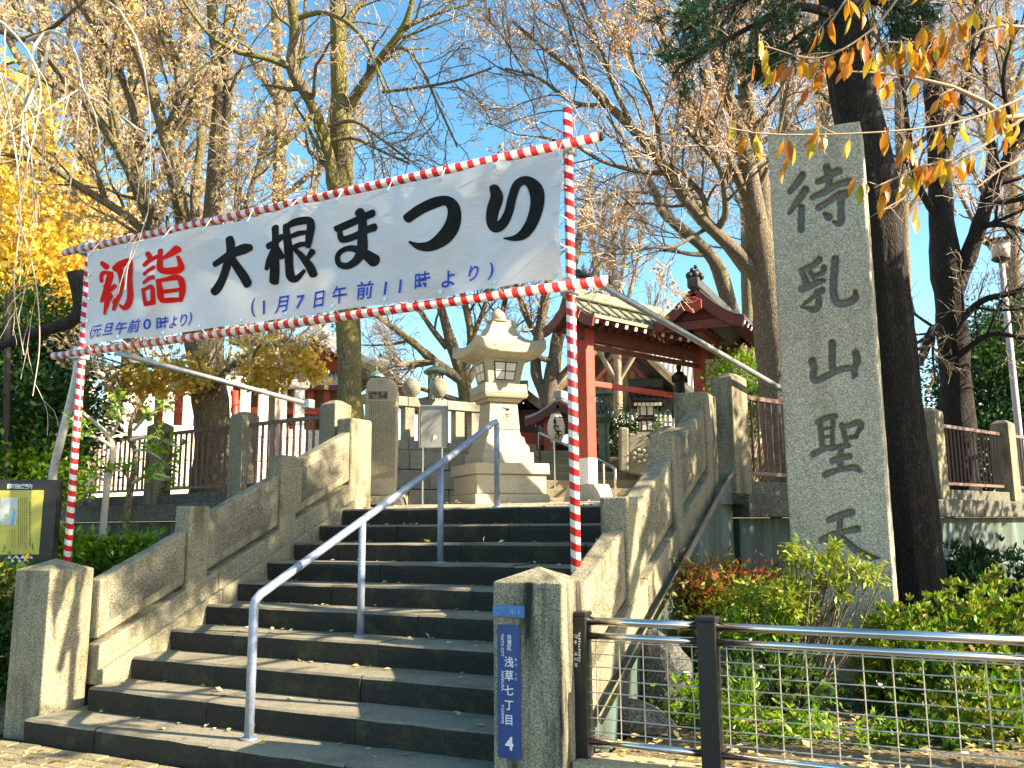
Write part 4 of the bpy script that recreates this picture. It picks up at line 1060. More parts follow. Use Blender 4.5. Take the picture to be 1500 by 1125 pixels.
# ------------------------------------------------------------------ bronze lantern, wooden lantern, statue, carved balustrade end
bl = thing('bronze_lantern', 'tall green bronze lantern with open lattice head, seen through the red gate', 'lantern', at(886, 690, 13.4))
c3 = at(886, 692, 13.4); s_ = 13.4 / FPX
MB().lathe(c3, [(16 * s_, 0), (16 * s_, 6 * s_), (11 * s_, 9 * s_), (8 * s_, 13 * s_), (7.6 * s_, 60 * s_), (9 * s_, 72 * s_), (17 * s_, 80 * s_), (17.5 * s_, 84 * s_), (10 * s_, 86 * s_)], 12).build('column', BRONZE, bl)
m = MB()
for i in range(8):
    for sg in (1, -1):
        P = [c3 + [10.5 * s_ * math.cos(i * math.pi / 4 + sg * t * 1.2), 10.5 * s_ * math.sin(i * math.pi / 4 + sg * t * 1.2), (86 + 28 * t) * s_] for t in np.linspace(0, 1, 5)]
        m.tube(P, .008, 5)
m.build('lattice_head', BRONZE, bl)
MB().lathe(c3 + [0, 0, 114 * s_], [(17 * s_, 0), (18 * s_, 1.5 * s_), (9 * s_, 5 * s_), (3 * s_, 8 * s_), (2.5 * s_, 12 * s_), (.2 * s_, 14 * s_)], 14).build('cap', BRONZE, bl)
b2 = thing('bronze_lantern', 'green bronze lantern with netted glass head rising behind the stone fence', 'lantern', at(638, 600, 14))
c3 = at(638, 590, 14.2); s_ = 14.2 / FPX
MB().lathe(c3 + [0, 0, -.6], [(8 * s_, 0), (8 * s_, .55), (12 * s_, .58), (12 * s_, .62)], 12).build('column', BRONZE, b2)
MB().lathe(c3 + [0, 0, .01], [(9.5 * s_, 0), (9.5 * s_, 43 * s_)], 12).build('glass_drum', PANE, b2)
m = MB()
for i in range(9):
    for sg in (1, -1):
        P = [c3 + [11 * s_ * math.cos(i * 2 * math.pi / 9 + sg * t * 2.0), 11 * s_ * math.sin(i * 2 * math.pi / 9 + sg * t * 2.0), 44 * t * s_] for t in np.linspace(0, 1, 7)]
        m.tube(P, .007, 5)
m.build('lattice_head', DARKBRONZE, b2)
MB().lathe(c3 + [0, 0, 43 * s_], [(17 * s_, 0), (19 * s_, 3 * s_), (11 * s_, 9 * s_), (4 * s_, 12 * s_), (2 * s_, 17 * s_)], 14).build('cap', BRONZE, b2)
cp = at(551, 553, 12.6); s_ = 12.6 / FPX
cl_ = thing('bronze_lantern', 'green bronze lantern cap showing above the memorial tablet', 'lantern', cp - [0, 0, .8])
MB().lathe(cp - [0, 0, .8], [(6 * s_, 0), (6 * s_, .75), (9 * s_, .78)], 10).build('column', BRONZE, cl_)
MB().lathe(cp, [(13 * s_, 0), (12 * s_, 3 * s_), (5 * s_, 8 * s_), (2 * s_, 11 * s_), (2.4 * s_, 14 * s_), (.3 * s_, 18 * s_)], 12).build('cap', BRONZE, cl_)
def wooden_lantern(label, x, y0, y1, d, wd):
    root = thing('wooden_lantern', label, 'lantern', at(x, y0, d)); s_ = d / FPX; c3 = at(x, y0, d); H = (y0 - y1) * s_
    w = wd * s_ / 2
    def bx_(z0_, z1_, k_, m_, n_, k2=None): return MB().obox(c3, RH, FH, w * k_, w * k_, c3[2] + H * z0_, c3[2] + H * z1_, w * (k2 or k_), w * (k2 or k_)).build(n_, m_, root, bevel=.004)
    bx_(0, .08, .7, OLDSTONE, 'base_stone'); bx_(.08, .34, .38, DKWOOD, 'stand'); bx_(.34, .39, .62, DKWOOD, 'platform'); b = bx_(.39, .66, .46, DKWOOD, 'lantern_box')
    for nrm, sd_ in ((-FH, RH), (-RH, FH), (RH, FH)):
        for sx in (-.5, .5):
            a = c3[:2] + nrm * (w * .46 + .002) + sd_ * sx * w * .44
            MB().obox(a, sd_, nrm, w * .17, .004, c3[2] + H * .43, c3[2] + H * .62).build('pane', PANE, b)
            a = c3[:2] + nrm * (w * .38 + .002) + sd_ * sx * w * .36
            MB().obox(a, sd_, nrm, w * .13, .004, c3[2] + H * .13, c3[2] + H * .31).build('pane', PANE, b)
    curved_roof(root, c3[:2] - RH * w * .95, RH, FH, w * 1.9, w * .95, c3[2] + H * .97, c3[2] + H * .70, mat_=DKTILE, under=DKWOOD, th=.04, ribs=5)
    return root
wooden_lantern('dark wooden lantern with white panes and little tiled roof on the stone wall', 947, 640, 568, 12.6, 46)
wooden_lantern('pale lantern half hidden behind the bronze lantern column', 877 - 3, 690, 600, 14.2, 40)
sg_ = thing('bronze_statue', 'small dark standing bronze statue on a post right of the gate opening', 'statue', at(997, 610, 13.2))
c3 = at(997, 612, 13.2); s_ = 13.2 / FPX
MB().lathe(c3, [(13 * s_, 0), (13 * s_, 22 * s_), (10 * s_, 24 * s_), (10 * s_, 30 * s_)], 12).build('pedestal', DARKBRONZE, sg_)
MB().lathe(c3 + [0, 0, 30 * s_], [(9 * s_, 0), (8.5 * s_, 10 * s_), (8 * s_, 20 * s_), (9 * s_, 26 * s_), (9.5 * s_, 32 * s_), (7 * s_, 37 * s_), (3 * s_, 39 * s_), (2.8 * s_, 40.5 * s_), (4 * s_, 43 * s_), (4.3 * s_, 46 * s_), (3.4 * s_, 49 * s_), (.5 * s_, 51 * s_)], 14).build('robed_figure', DARKBRONZE, sg_, smooth=True)
m = MB()
for sx in (-1, 1): m.tube([c3 + [RT[0] * sx * 9 * s_, RT[1] * sx * 9 * s_, 62 * s_], c3 + [RT[0] * sx * 10 * s_ - FW[0] * 4 * s_, RT[1] * sx * 10 * s_ - FW[1] * 4 * s_, 53 * s_], c3 - FW * [8 * s_, 8 * s_, 0] + [0, 0, 55 * s_]], 2.4 * s_, 8)
m.build('folded_arms', DARKBRONZE, sg_, smooth=True)
ce = thing('carved_balustrade', 'weathered carved stone balustrade end of the upper steps with a round crest', 'balustrade', at(930, 690, 12.6))
MB().prism([at(x, y, 12.4) for x, y in ((921, 693), (960, 700), (960, 650), (948, 640), (921, 634))], FW * .16).build('carved_panel', OLDSTONE, ce, bevel=.015)
MB().prism([at(x, y, 12.35) for x, y in ((909, 690), (921, 692), (921, 627), (909, 627))], FW * .26).build('end_post', OLDSTONE, ce, bevel=.02)
c3 = at(937, 668, 12.39); m = MB()
for i in range(7):
    a = i * 2 * math.pi / 7; q = c3 + (RT * math.cos(a) + np.array([0, 0, 1]) * math.sin(a)) * .085; m.lathe(q - [0, 0, .035], [(.01, 0), (.035, .02), (.04, .035), (.035, .055), (.01, .07)], 8)
m.lathe(c3 - [0, 0, .05], [(.01, 0), (.05, .03), (.055, .05), (.045, .08), (.01, .1)], 10); m.build('crest', OLDSTONE, ce, smooth=True)
bw = thing('stone_block_wall', 'low stone block wall under the dark wooden lantern beside the upper steps', 'wall', at(960, 660, 13.1))
for r_ in range(4):
    for i in range(4):
        a = at(931, 640, 12.95)[:2] + RH * (i * .42 + (.2 if r_ % 2 else 0)); z = 1.7 + r_ * .27
        MB().obox(a, RH, FH, .205, .2, z, z + .262).build('wall_stone', OLDSTONE, bw, bevel=.015)
tag(MB().prism([at(x, y, 12.7) for x, y in ((926, 652), (985, 636), (985, 624), (926, 640))], FW * .25).build('coping_stone', OLDSTONE, bevel=.012), 'sloping stone coping beam beneath the dark wooden lantern', 'stone beam')

# ------------------------------------------------------------------ halls behind
hall = thing('main_hall', 'large temple hall with broad pale tiled gable, seen through the red gate', 'building', at(930, 640, 24))
pr = at(905, 470, 22); zr = pr[2]; ze = at(850, 600, 22)[2]
def tiled_roof(root, p, dr, de, L, half, zr, ze, m_, n=22):
    curved_roof(root, p, dr, de, L, half, zr, ze, mat_=m_, under=WOOD, th=.16, ribs=n)
tiled_roof(hall, pr[:2], FH, RH, 9, 2.5, zr, ze, TILE2, 14)
MB().prism([at(x, y, 22.15) for x, y in ((850, 582), (968, 582), (908, 500))], FW * .1).build('gable_wall', WOOD, hall)
m = MB(); P = [at(865 + 88 * t, 566 - 38 * math.sin(math.pi * t), 22.05) for t in np.linspace(0, 1, 12)]
m.tube(P, .09, 6); m.build('curved_gable_board', DKRED, hall)
for k_ in range(9):
    x = 866 + k_ * 11; MB().bar(at(x, 600, 22.1), at(x, 566 - 30 * math.sin(math.pi * min(1, max(0, (x - 865) / 88))), 22.1), .05, .05, up=(.3, .2, .1)).build('gable_strut', DKRED, hall)
# lower roof skirt with rows of tiles
sk = MB(); P = [at(840, 600, 22.5), at(1130, 602, 22.5), at(1130, 640, 20.0), at(840, 640, 20.0)]
sk.prism(P, (0, 0, -.15)); sk = sk.build('roof_skirt', TILE2, hall)
for k_ in range(42):
    t = (k_ + .5) / 42; a = P[0] * (1 - t) + P[1] * t; b_ = P[3] * (1 - t) + P[2] * t; MB().tube([a + [0, 0, .03], b_ + [0, 0, .03]], .045, 5).build('tile_row', TILE, sk)
q = [at(880, 532, 21.8), at(1130, 548, 23.5), at(1130, 640, 22), at(960, 640, 21)]
MB().prism([at(848, 700, 21.5), at(1130, 700, 21.5), at(1130, 636, 21.5), at(848, 636, 21.5)], FW * 3).build('wall', WOOD, hall)
for x in range(860, 1130, 30): MB().bar(at(x, 700, 21.4), at(x, 640, 21.4), .18, .18, up=(.3, .2, .1)).build('column', DKRED, hall)
P = [at(945, 520, 24.5), at(1130, 520, 24.5), at(1130, 602, 22.6), at(935, 602, 22.6)]
rr_ = MB().prism(P, (0, 0, -.15)).build('roof_slope', TILE2, hall)
for k_ in range(26):
    t = (k_ + .5) / 26; a = P[0] * (1 - t) + P[1] * t; b_ = P[3] * (1 - t) + P[2] * t; MB().tube([a + [0, 0, .03], b_ + [0, 0, .03]], .05, 5).build('tile_row', TILE, rr_)

h2 = thing('temple_hall', 'red and ochre temple hall with white gable boards left of the mossy trunk', 'building', at(430, 600, 20))
pr = at(459, 484, 18.5)
tiled_roof(h2, pr[:2], FH, RH, 7, 1.6, pr[2], pr[2] - .85, TILE2, 9)
for s in (1, -1):
    a = at(459, 486, 18.4); b_ = at(459 + s * 62, 486 + (40 if s > 0 else 46), 18.4); MB().bar(a, b_, .10, .26, up=(0, 0, 1)).build('white_barge_board', WHITE, h2)
MB().prism([at(x, y, 18.8) for x, y in ((400, 545), (515, 545), (459, 500))], FW * .2).build('gable_wall', RED, h2)
MB().prism([at(x, y, 19) for x, y in ((200, 720), (520, 720), (520, 545), (200, 545))], FW * .3).build('wall', WOOD, h2)
P = [at(330, 520, 20.5), at(520, 520, 20.5), at(530, 556, 18.6), at(330, 556, 18.6)]
rs = MB().prism(P, (0, 0, -.12)).build('roof_skirt', TILE, h2)
for k_ in range(30):
    t = (k_ + .5) / 30; a = P[0] * (1 - t) + P[1] * t; b_ = P[3] * (1 - t) + P[2] * t; MB().tube([a + [0, 0, .03], b_ + [0, 0, .03]], .045, 5).build('tile_row', TILE2, rs)
for x in range(215, 520, 24): MB().bar(at(x, 720, 18.8), at(x, 556, 18.8), .14, .14, up=(.3, .2, .1)).build('column', RED, h2)
MB().bar(at(200, 562, 18.7), at(520, 566, 18.7), .2, .2).build('eave_beam', DKRED, h2)
MB().bar(at(200, 600, 18.7), at(520, 603, 18.7), .12, .14).build('tie_beam', RED, h2)
MB().prism([at(x, y, 18.7) for x, y in ((200, 700), (520, 700), (520, 630), (200, 630))], FW * .1).build('white_wall_band', PLASTER, h2)
P = [at(335, 505, 17), at(380, 497, 17), at(372, 484, 17), at(335, 478, 17)]
tag(MB().prism(P, FW * 1.2).build('roof_corner', DKTILE), 'dark upswept roof corner showing just below the banner, beside the trunk', 'roof')
# post with a slanting lamp arm in front of it
lp = thing('arm_post', 'square pinkish post with a slanting boxed arm behind the bar railing', 'post', at(399, 700, 11.6))
a = at(399, 690, 11.6); b_ = at(399, 538, 11.6); MB().box(a[0] - .06, a[0] + .06, a[1] - .06, a[1] + .06, 1.7, b_[2]).build('post', plain('pinkish_paint', (.42, .32, .27), .5), lp, bevel=.006)
MB().bar(at(402, 543, 11.6), at(464, 518, 11.5), .12, .13).build('arm', WHITE, lp, bevel=.01)
MB().bar(at(462, 519, 11.49), at(467, 517, 11.5), .14, .15).build('arm_end', DARKBRONZE, lp)
rp = thing('red_twist_post', 'red lacquered twisted post behind the bar railing', 'post', at(344, 700, 12.6))
P = [at(344, y, 12.6) for y in (690, 572)]
MB().tube([P[0], P[1]], .05, 10).build('shaft', RED, rp, smooth=True)
m = MB(); hh = P[1] - P[0]; m.tube([P[0] + hh * t + np.array([.045 * math.cos(t * 30), .045 * math.sin(t * 30), 0]) for t in np.linspace(0, 1, 60)], .02, 6); m.build('twist', RED, rp, smooth=True)
# tall post at far left
tag(MB().tube([at(8, 730, 9.8), at(12, 430, 9.8)], .035, 8).build('dark_post', DKWOOD), 'slim dark post standing among the evergreens at the left edge', 'post')

# ------------------------------------------------------------------ park lamp on the right
pk = thing('lamp_post', 'slim pale lamp post with drum lantern head beside the forked tree', 'street lamp', at(1493, 640, 14))
f0 = at(1493, 640, 14); s_ = 14 / FPX; top = at(1467, 384, 14)
MB().tube([(f0[0], f0[1], 1.6), tuple(f0), tuple(top)], [.06, .055, .045], 12).build('pole', plain('pale_lamp_paint', (.50, .48, .50), .4), pk, smooth=True)
MB().lathe(top, [(6 * s_, 0), (10 * s_, 2 * s_), (13 * s_, 4 * s_), (13 * s_, 6 * s_)], 20).build('head_base', DARKBRONZE, pk)
MB().lathe(top + [0, 0, 6.2 * s_], [(11.5 * s_, 0), (14 * s_, 25 * s_)], 20).build('diffuser', plain('lamp_diffuser', (.62, .56, .50), .4), pk, smooth=True)
MB().lathe(top + [0, 0, 31 * s_], [(21 * s_, 0), (22 * s_, 1.2 * s_), (9 * s_, 5 * s_), (1 * s_, 6 * s_)], 24).build('shade', DARKBRONZE, pk)

# rocks by the guard fence
for q, rx, ry, rz, lab in (((930, 1050, 5.05), .22, .14, .12, 'long flat grey rock behind the first bay of mesh'), ((965, 985, 5.4), .20, .16, .24, 'upright pointed grey rock behind the mesh fence'), ((875, 1085, 4.55), .07, .05, .035, 'small dark stone lying at the first black fence post'), ((1075, 985, 5.6), .25, .18, .2, 'mossy rock under the red-tipped bush')):
    c3 = at(*q); bm = bmesh.new(); bmesh.ops.create_icosphere(bm, subdivisions=3, radius=1)
    ph = rng.uniform(0, 6, 6)
    for v in bm.verts:
        c = v.co; k_ = 1 + .16 * math.sin(3 * c.x + ph[0]) * math.sin(2.6 * c.y + ph[1]) + .12 * math.sin(4.3 * c.z + ph[2] + c.x * 2) + rng.normal(0, .025)
        v.co = Vector((c.x * rx * k_, c.y * ry * k_, c.z * rz * k_ * (1.15 if c.z > 0 else 1)))
    me = bpy.data.meshes.new('rock'); bm.to_mesh(me); bm.free(); me.materials.append(ROCK)
    o = link('rock', me, None, (c3[0], c3[1], max(.1, c3[2] - rz * .2))); tag(o, lab, 'rock')
# ------------------------------------------------------------------ trees: vectorised branching
def tubes_np(P, Rr, k):
    P = np.asarray(P, float); N, n, _ = P.shape
    T = np.gradient(P, axis=1); T /= np.maximum(np.linalg.norm(T, axis=2, keepdims=True), 1e-9)
    m = T.mean(1); ref = np.where(np.abs(m[:, 2:3]) < .75 * np.linalg.norm(m, axis=1, keepdims=True), np.array([[0, 0, 1.0]]), np.array([[1.0, .2, 0]]))
    x = np.cross(T, ref[:, None, :]); x /= np.maximum(np.linalg.norm(x, axis=2, keepdims=True), 1e-9); y = np.cross(T, x)
    a = 2 * np.pi * np.arange(k) / k
    V = P[:, :, None, :] + Rr[:, :, None, None] * (x[:, :, None, :] * np.cos(a)[None, None, :, None] + y[:, :, None, :] * np.sin(a)[None, None, :, None])
    b = (np.arange(N) * n * k)[:, None, None] + (np.arange(n - 1) * k)[None, :, None]; j = np.arange(k)[None, None, :]; j2 = (j + 1) % k
    F = np.stack([b + j, b + j2, b + k + j2, b + k + j], -1).reshape(-1, 4)
    return V.reshape(-1, 3), F
def spawn(P, Rr, m, L, ang, rng, up=.15, jit=.25, n=5, rr=.6, tmin=.2, droop=0.0, tmax=1.0, rmin=.003, rend=.35, lfall=.45):
    """m children per parent polyline"""
    N, q, _ = P.shape
    par = np.repeat(np.arange(N), m)
    t = tmin + (tmax - tmin) * ((np.tile(np.arange(m), N) + rng.uniform(0, 1, N * m)) / m)
    f = t * (q - 1); i = np.minimum(f.astype(int), q - 2); w = (f - i)[:, None]
    p0 = P[par, i] * (1 - w) + P[par, i + 1] * w
    r0 = (Rr[par, i] * (1 - w[:, 0]) + Rr[par, i + 1] * w[:, 0]) * rr * rng.uniform(.7, 1.1, N * m)
    T = P[par, i + 1] - P[par, i]; T /= np.maximum(np.linalg.norm(T, axis=1, keepdims=True), 1e-9)
    rnd = rng.normal(size=(N * m, 3)); rnd -= T * (rnd * T).sum(1, keepdims=True); rnd /= np.maximum(np.linalg.norm(rnd, axis=1, keepdims=True), 1e-9)
    a = rng.normal(ang, .22, N * m)[:, None]
    d = T * np.cos(a) + rnd * np.sin(a); d[:, 2] += up; d /= np.linalg.norm(d, axis=1, keepdims=True)
    Ls = L * rng.uniform(.55, 1.25, N * m) * (1 - lfall * t)
    out = np.zeros((N * m, n, 3)); out[:, 0] = p0; st = (Ls / (n - 1))[:, None]
    for k in range(1, n):
        d = d + rng.normal(0, jit, d.shape); d[:, 2] += (up * .5 - droop * k / n) ; d /= np.linalg.norm(d, axis=1, keepdims=True)
        out[:, k] = out[:, k - 1] + d * st
    R2 = np.maximum(r0[:, None] * np.linspace(1, rend, n)[None, :], rmin)
    return out, R2
def leaf_quads(C, size, rng, dirs=None, flat=0.0, aspect=.5, fold=.25):
    N = len(C)
    if dirs is None:
        dirs = rng.normal(size=(N, 3))
    dirs = dirs / np.maximum(np.linalg.norm(dirs, axis=1, keepdims=True), 1e-9)
    nrm = rng.normal(size=(N, 3)); nrm[:, 2] += flat
    s = np.cross(dirs, nrm); s /= np.maximum(np.linalg.norm(s, axis=1, keepdims=True), 1e-9); nn = np.cross(s, dirs)
    L = (np.broadcast_to(size, (N,)) * rng.uniform(.65, 1.25, N))[:, None]
    a = C; b = C + dirs * L * .5 + s * L * aspect * .5 + nn * L * fold * .3; c = C + dirs * L; e = C + dirs * L * .5 - s * L * aspect * .5 + nn * L * fold * .3
    V = np.stack([a, b, c, e], 1).reshape(-1, 3); F = np.arange(4 * N).reshape(N, 4)
    return V, F
def along(P, m, rng, tmin=.2):
    N, q, _ = P.shape; t = rng.uniform(tmin, 1, (N, m)) * (q - 1); i = np.minimum(t.astype(int), q - 2); w = (t - i)[..., None]
    k = np.arange(N)[:, None]
    return (P[k, i] * (1 - w) + P[k, i + 1] * w).reshape(-1, 3)
def limb(pts, n=14):
    """[(x, y, depth, radius px)] in photograph terms -> polyline and radii in metres"""
    A = np.array([np.append(at(x, y, d), r * d / FPX) for x, y, d, r in pts]); S = smooth_path(A, n)
    return S[:, :3], np.maximum(S[:, 3], .004)
def tree(name, label, cat, trunks, limbs, barkm, twigm, cfg, leaves=(), seed=1, group=None, z0=None, own_limbs=True):
    rg = np.random.default_rng(seed)
    T = [limb(t, 22) for t in trunks]
    base = T[0][0][0].copy()
    if z0 is not None and base[2] > z0:
        dz = np.array([[base[0], base[1], z0]]); T[0] = (np.vstack([dz, T[0][0]]), np.concatenate([[T[0][1][0] * 1.25], T[0][1]])); base = dz[0]
    root = thing(name, label, cat, base, group)
    for i, (P, r) in enumerate(T):
        # uneven trunk section: wobble the radius a little
        r = r * (1 + .06 * np.sin(np.arange(len(r)) * 1.9 + i) + rg.normal(0, .025, len(r)))
        P = smooth_path(np.c_[P, r], 40); V, F = tubes_np(P[None, :, :3], P[None, :, 3], 16); 
        V = V + rg.normal(0, 1, V.shape) * (np.repeat(P[:, 3], 16) * .03)[:, None]
        mesh_np('trunk', V, F, barkm, root, True)
    Ls = [limb(l, 14) for l in limbs]
    for P, r in Ls:
        V, F = tubes_np(P[None], r[None], 8); mesh_np('limb', V, F, barkm, root, True)
    src = [(smooth_path(np.c_[P, r], 14)) for P, r in (Ls + T[1:] if Ls else T)]
    P = np.stack([s[:, :3] for s in src]); Rr = np.stack([s[:, 3] for s in src])
    ends = P; allV = []; allF = []; off = 0; last = None; tw = []
    for lv, c in enumerate(cfg):
        P, Rr = spawn(P, Rr, rng=rg, **c)
        k = 5 if lv == 0 else 3
        V, F = tubes_np(P, Rr, k); tw.append((V, F)); last = P
        if lv == 0: mid = P
    for (V, F), nm in zip((tw[:1], tw[1:]), ('branches', 'twigs')) if False else ():
        pass
    V = np.concatenate([a for a, b in tw[:1]]); F = tw[0][1]
    o = mesh_np('branches', V, F, barkm if own_limbs else twigm, root, True); o['kind'] = 'stuff'
    if len(tw) > 1:
        off = 0; vs, fs = [], []
        for V, F in tw[1:]: vs.append(V); fs.append(F + off); off += len(V)
        o = mesh_np('twigs', np.concatenate(vs), np.concatenate(fs), twigm, root); o['kind'] = 'stuff'
    for m_, per, size, keep, cluster in leaves:
        C = along(last, per, rg, .3); C = C[rg.random(len(C)) < keep]
        if cluster:   # keep leaves only where a slow random field is high
            f = np.sin(C @ np.array([1.9, 1.3, 2.3]) + seed) + np.sin(C @ np.array([-2.7, 2.1, 1.1]) + 2 * seed)
            C = C[f > cluster]
        d = rg.normal(size=C.shape); d[:, 2] -= .7
        V, F = leaf_quads(C, size, rg, d, 0, .62)
        o = mesh_np('leaves', V, F, m_, root); o['kind'] = 'stuff'
    return root

C3 = lambda a, b, c, **k: [dict(m=a[0], L=a[1], ang=.75, up=.12, jit=.16, n=7, rr=.45, rmin=.007), dict(m=b[0], L=b[1], ang=.75, up=.08, jit=.2, n=5, rr=.5, rmin=.005), dict(m=c[0], L=c[1], ang=.8, up=.06, jit=.22, n=4, rr=.6, rmin=.0038)]
# ginkgo left of the stairs: several stems, pale gold leftovers of leaves
tree('ginkgo_tree', 'large many-stemmed ginkgo with sparse gold leaves rising behind the banner', 'tree',
     [[(313, 700, 11.6, 30), (312, 640, 11.6, 27), (308, 590, 11.6, 25), (303, 540, 11.6, 25), (306, 480, 11.6, 22), (312, 400, 11.5, 18), (314, 300, 11.5, 15), (320, 200, 11.4, 12), (322, 120, 11.3, 10), (312, 30, 11.2, 8), (305, -80, 11.1, 6)],
      [(300, 560, 11.7, 15), (285, 510, 11.6, 14), (276, 440, 11.5, 13), (272, 350, 11.4, 12), (258, 270, 11.3, 11), (246, 215, 11.2, 10), (228, 150, 11.1, 8.5), (200, 70, 11, 7.5), (165, -10, 10.9, 6), (140, -90, 10.8, 4)]],
     [[(280, 470, 11.6, 9), (250, 400, 11.3, 9), (222, 330, 11.1, 8.5), (185, 240, 10.9, 7.5), (145, 175, 10.7, 6.5), (105, 130, 10.5, 5.5), (60, 70, 10.3, 4.5), (10, -10, 10, 3)],
      [(235, 365, 11.2, 7), (190, 320, 11, 6.5), (120, 275, 10.8, 5.5), (65, 240, 10.6, 4.5), (0, 225, 10.5, 3)],
      [(300, 470, 11.7, 8), (292, 380, 11.9, 8), (285, 290, 12, 7), (295, 200, 12, 6), (285, 100, 12.1, 5), (265, 0, 12.2, 4)],
      [(230, 330, 11.3, 7), (205, 260, 11.2, 7), (200, 190, 11.2, 6), (185, 130, 11.2, 5), (150, 60, 11.1, 4), (110, 0, 11, 3)],
      [(320, 230, 11.4, 6), (335, 150, 11.3, 5), (330, 60, 11.2, 4.5), (340, -40, 11.2, 3.5)],
      [(246, 215, 11.2, 6), (262, 130, 11.5, 5), (245, 40, 11.6, 4), (225, -50, 11.7, 3)],
      [(312, 420, 11.5, 7), (345, 350, 11.2, 5), (370, 270, 11.1, 4), (395, 190, 11, 3)],
      [(185, 240, 10.9, 5), (150, 100, 10.9, 4), (110, 20, 10.9, 3), (95, -60, 10.9, 2.5)],
      [(300, 600, 11.6, 8), (330, 545, 11.2, 5), (395, 505, 11, 4), (440, 500, 10.9, 2.5)],
      [(305, 580, 11.6, 8), (250, 540, 11.2, 5), (200, 535, 11, 4), (160, 540, 10.9, 2.5)]],
     BARK, TWIG, C3((9, 1.5), (7, .7), (5, .3)), [(L_PALE, 7, .06, .6, 0), (L_GOLD, 4, .066, .5, .5)], 11, z0=1.6)
# second ginkgo with the mossy trunk
tree('ginkgo_tree', 'tall bare ginkgo with mossy trunk standing between tablet and balustrade', 'tree',
     [[(519, 740, 10.4, 23), (516, 680, 10.4, 21), (513, 600, 10.4, 19), (511, 500, 10.4, 18), (505, 380, 10.3, 17.5), (502, 280, 10.3, 17), (500, 200, 10.2, 16.5), (499, 165, 10.2, 16), (497, 130, 10.2, 12), (495, 50, 10.1, 11), (492, -30, 10, 10), (490, -120, 9.9, 8)],
      [(504, 420, 10.3, 9), (494, 330, 10.2, 9.5), (487, 260, 10.1, 9), (476, 205, 10, 8.5), (462, 165, 9.9, 8.2), (440, 122, 9.8, 8.5), (426, 98, 9.7, 8.5), (432, 55, 9.7, 7.5), (428, 10, 9.6, 7), (424, -60, 9.5, 5)]],
     [[(503, 168, 10.2, 9), (520, 142, 10.1, 8), (545, 105, 10, 7), (562, 80, 9.9, 6.2), (590, 42, 9.8, 5), (604, 0, 9.7, 4), (612, -50, 9.6, 3)],
      [(426, 98, 9.7, 6), (392, 85, 9.6, 5), (350, 76, 9.5, 4), (312, 55, 9.4, 3.5), (282, 20, 9.3, 2.5), (262, -10, 9.2, 2)],
      [(432, 28, 9.7, 4), (470, 18, 9.6, 4), (505, 30, 9.4, 3.5), (535, 60, 9.3, 3), (552, 100, 9.2, 2.4), (565, 135, 9.1, 2)],
      [(482, 185, 10, 3), (520, 178, 9.8, 2.8), (560, 205, 9.7, 2.2), (600, 235, 9.6, 1.6)],
      [(487, 206, 10, 3), (520, 203, 9.9, 2.8), (560, 222, 9.8, 2.2), (600, 240, 9.7, 1.6)],
      [(562, 80, 9.9, 4), (590, 70, 9.7, 3), (615, 95, 9.5, 2.4), (640, 150, 9.4, 2), (670, 215, 9.3, 1.5)],
      [(560, 135, 9.5, 2.5), (600, 130, 9.4, 2.2), (660, 120, 9.3, 2), (720, 100, 9.2, 1.4)],
      [(495, 50, 10.1, 5), (520, 15, 10.2, 4), (560, -30, 10.3, 3)], [(590, 42, 9.8, 3), (640, 20, 9.8, 2.4), (690, 5, 9.8, 1.6)],
      [(462, 165, 9.9, 4), (430, 200, 9.6, 3), (395, 225, 9.5, 2.2), (350, 240, 9.4, 1.5)]],
     BARKGREEN, TWIG, [dict(m=8, L=1.1, ang=.8, up=-.02, jit=.2, n=7, rr=.45, rmin=.006, droop=.15), dict(m=5, L=.5, ang=.8, up=-.05, jit=.22, n=5, rr=.6, rmin=.0045, droop=.1), dict(m=5, L=.14, ang=1.1, up=0, jit=.2, n=3, rr=.7, rmin=.0036)],
     [(L_PALE, 1, .04, .12, .6)], 12, z0=1.6)
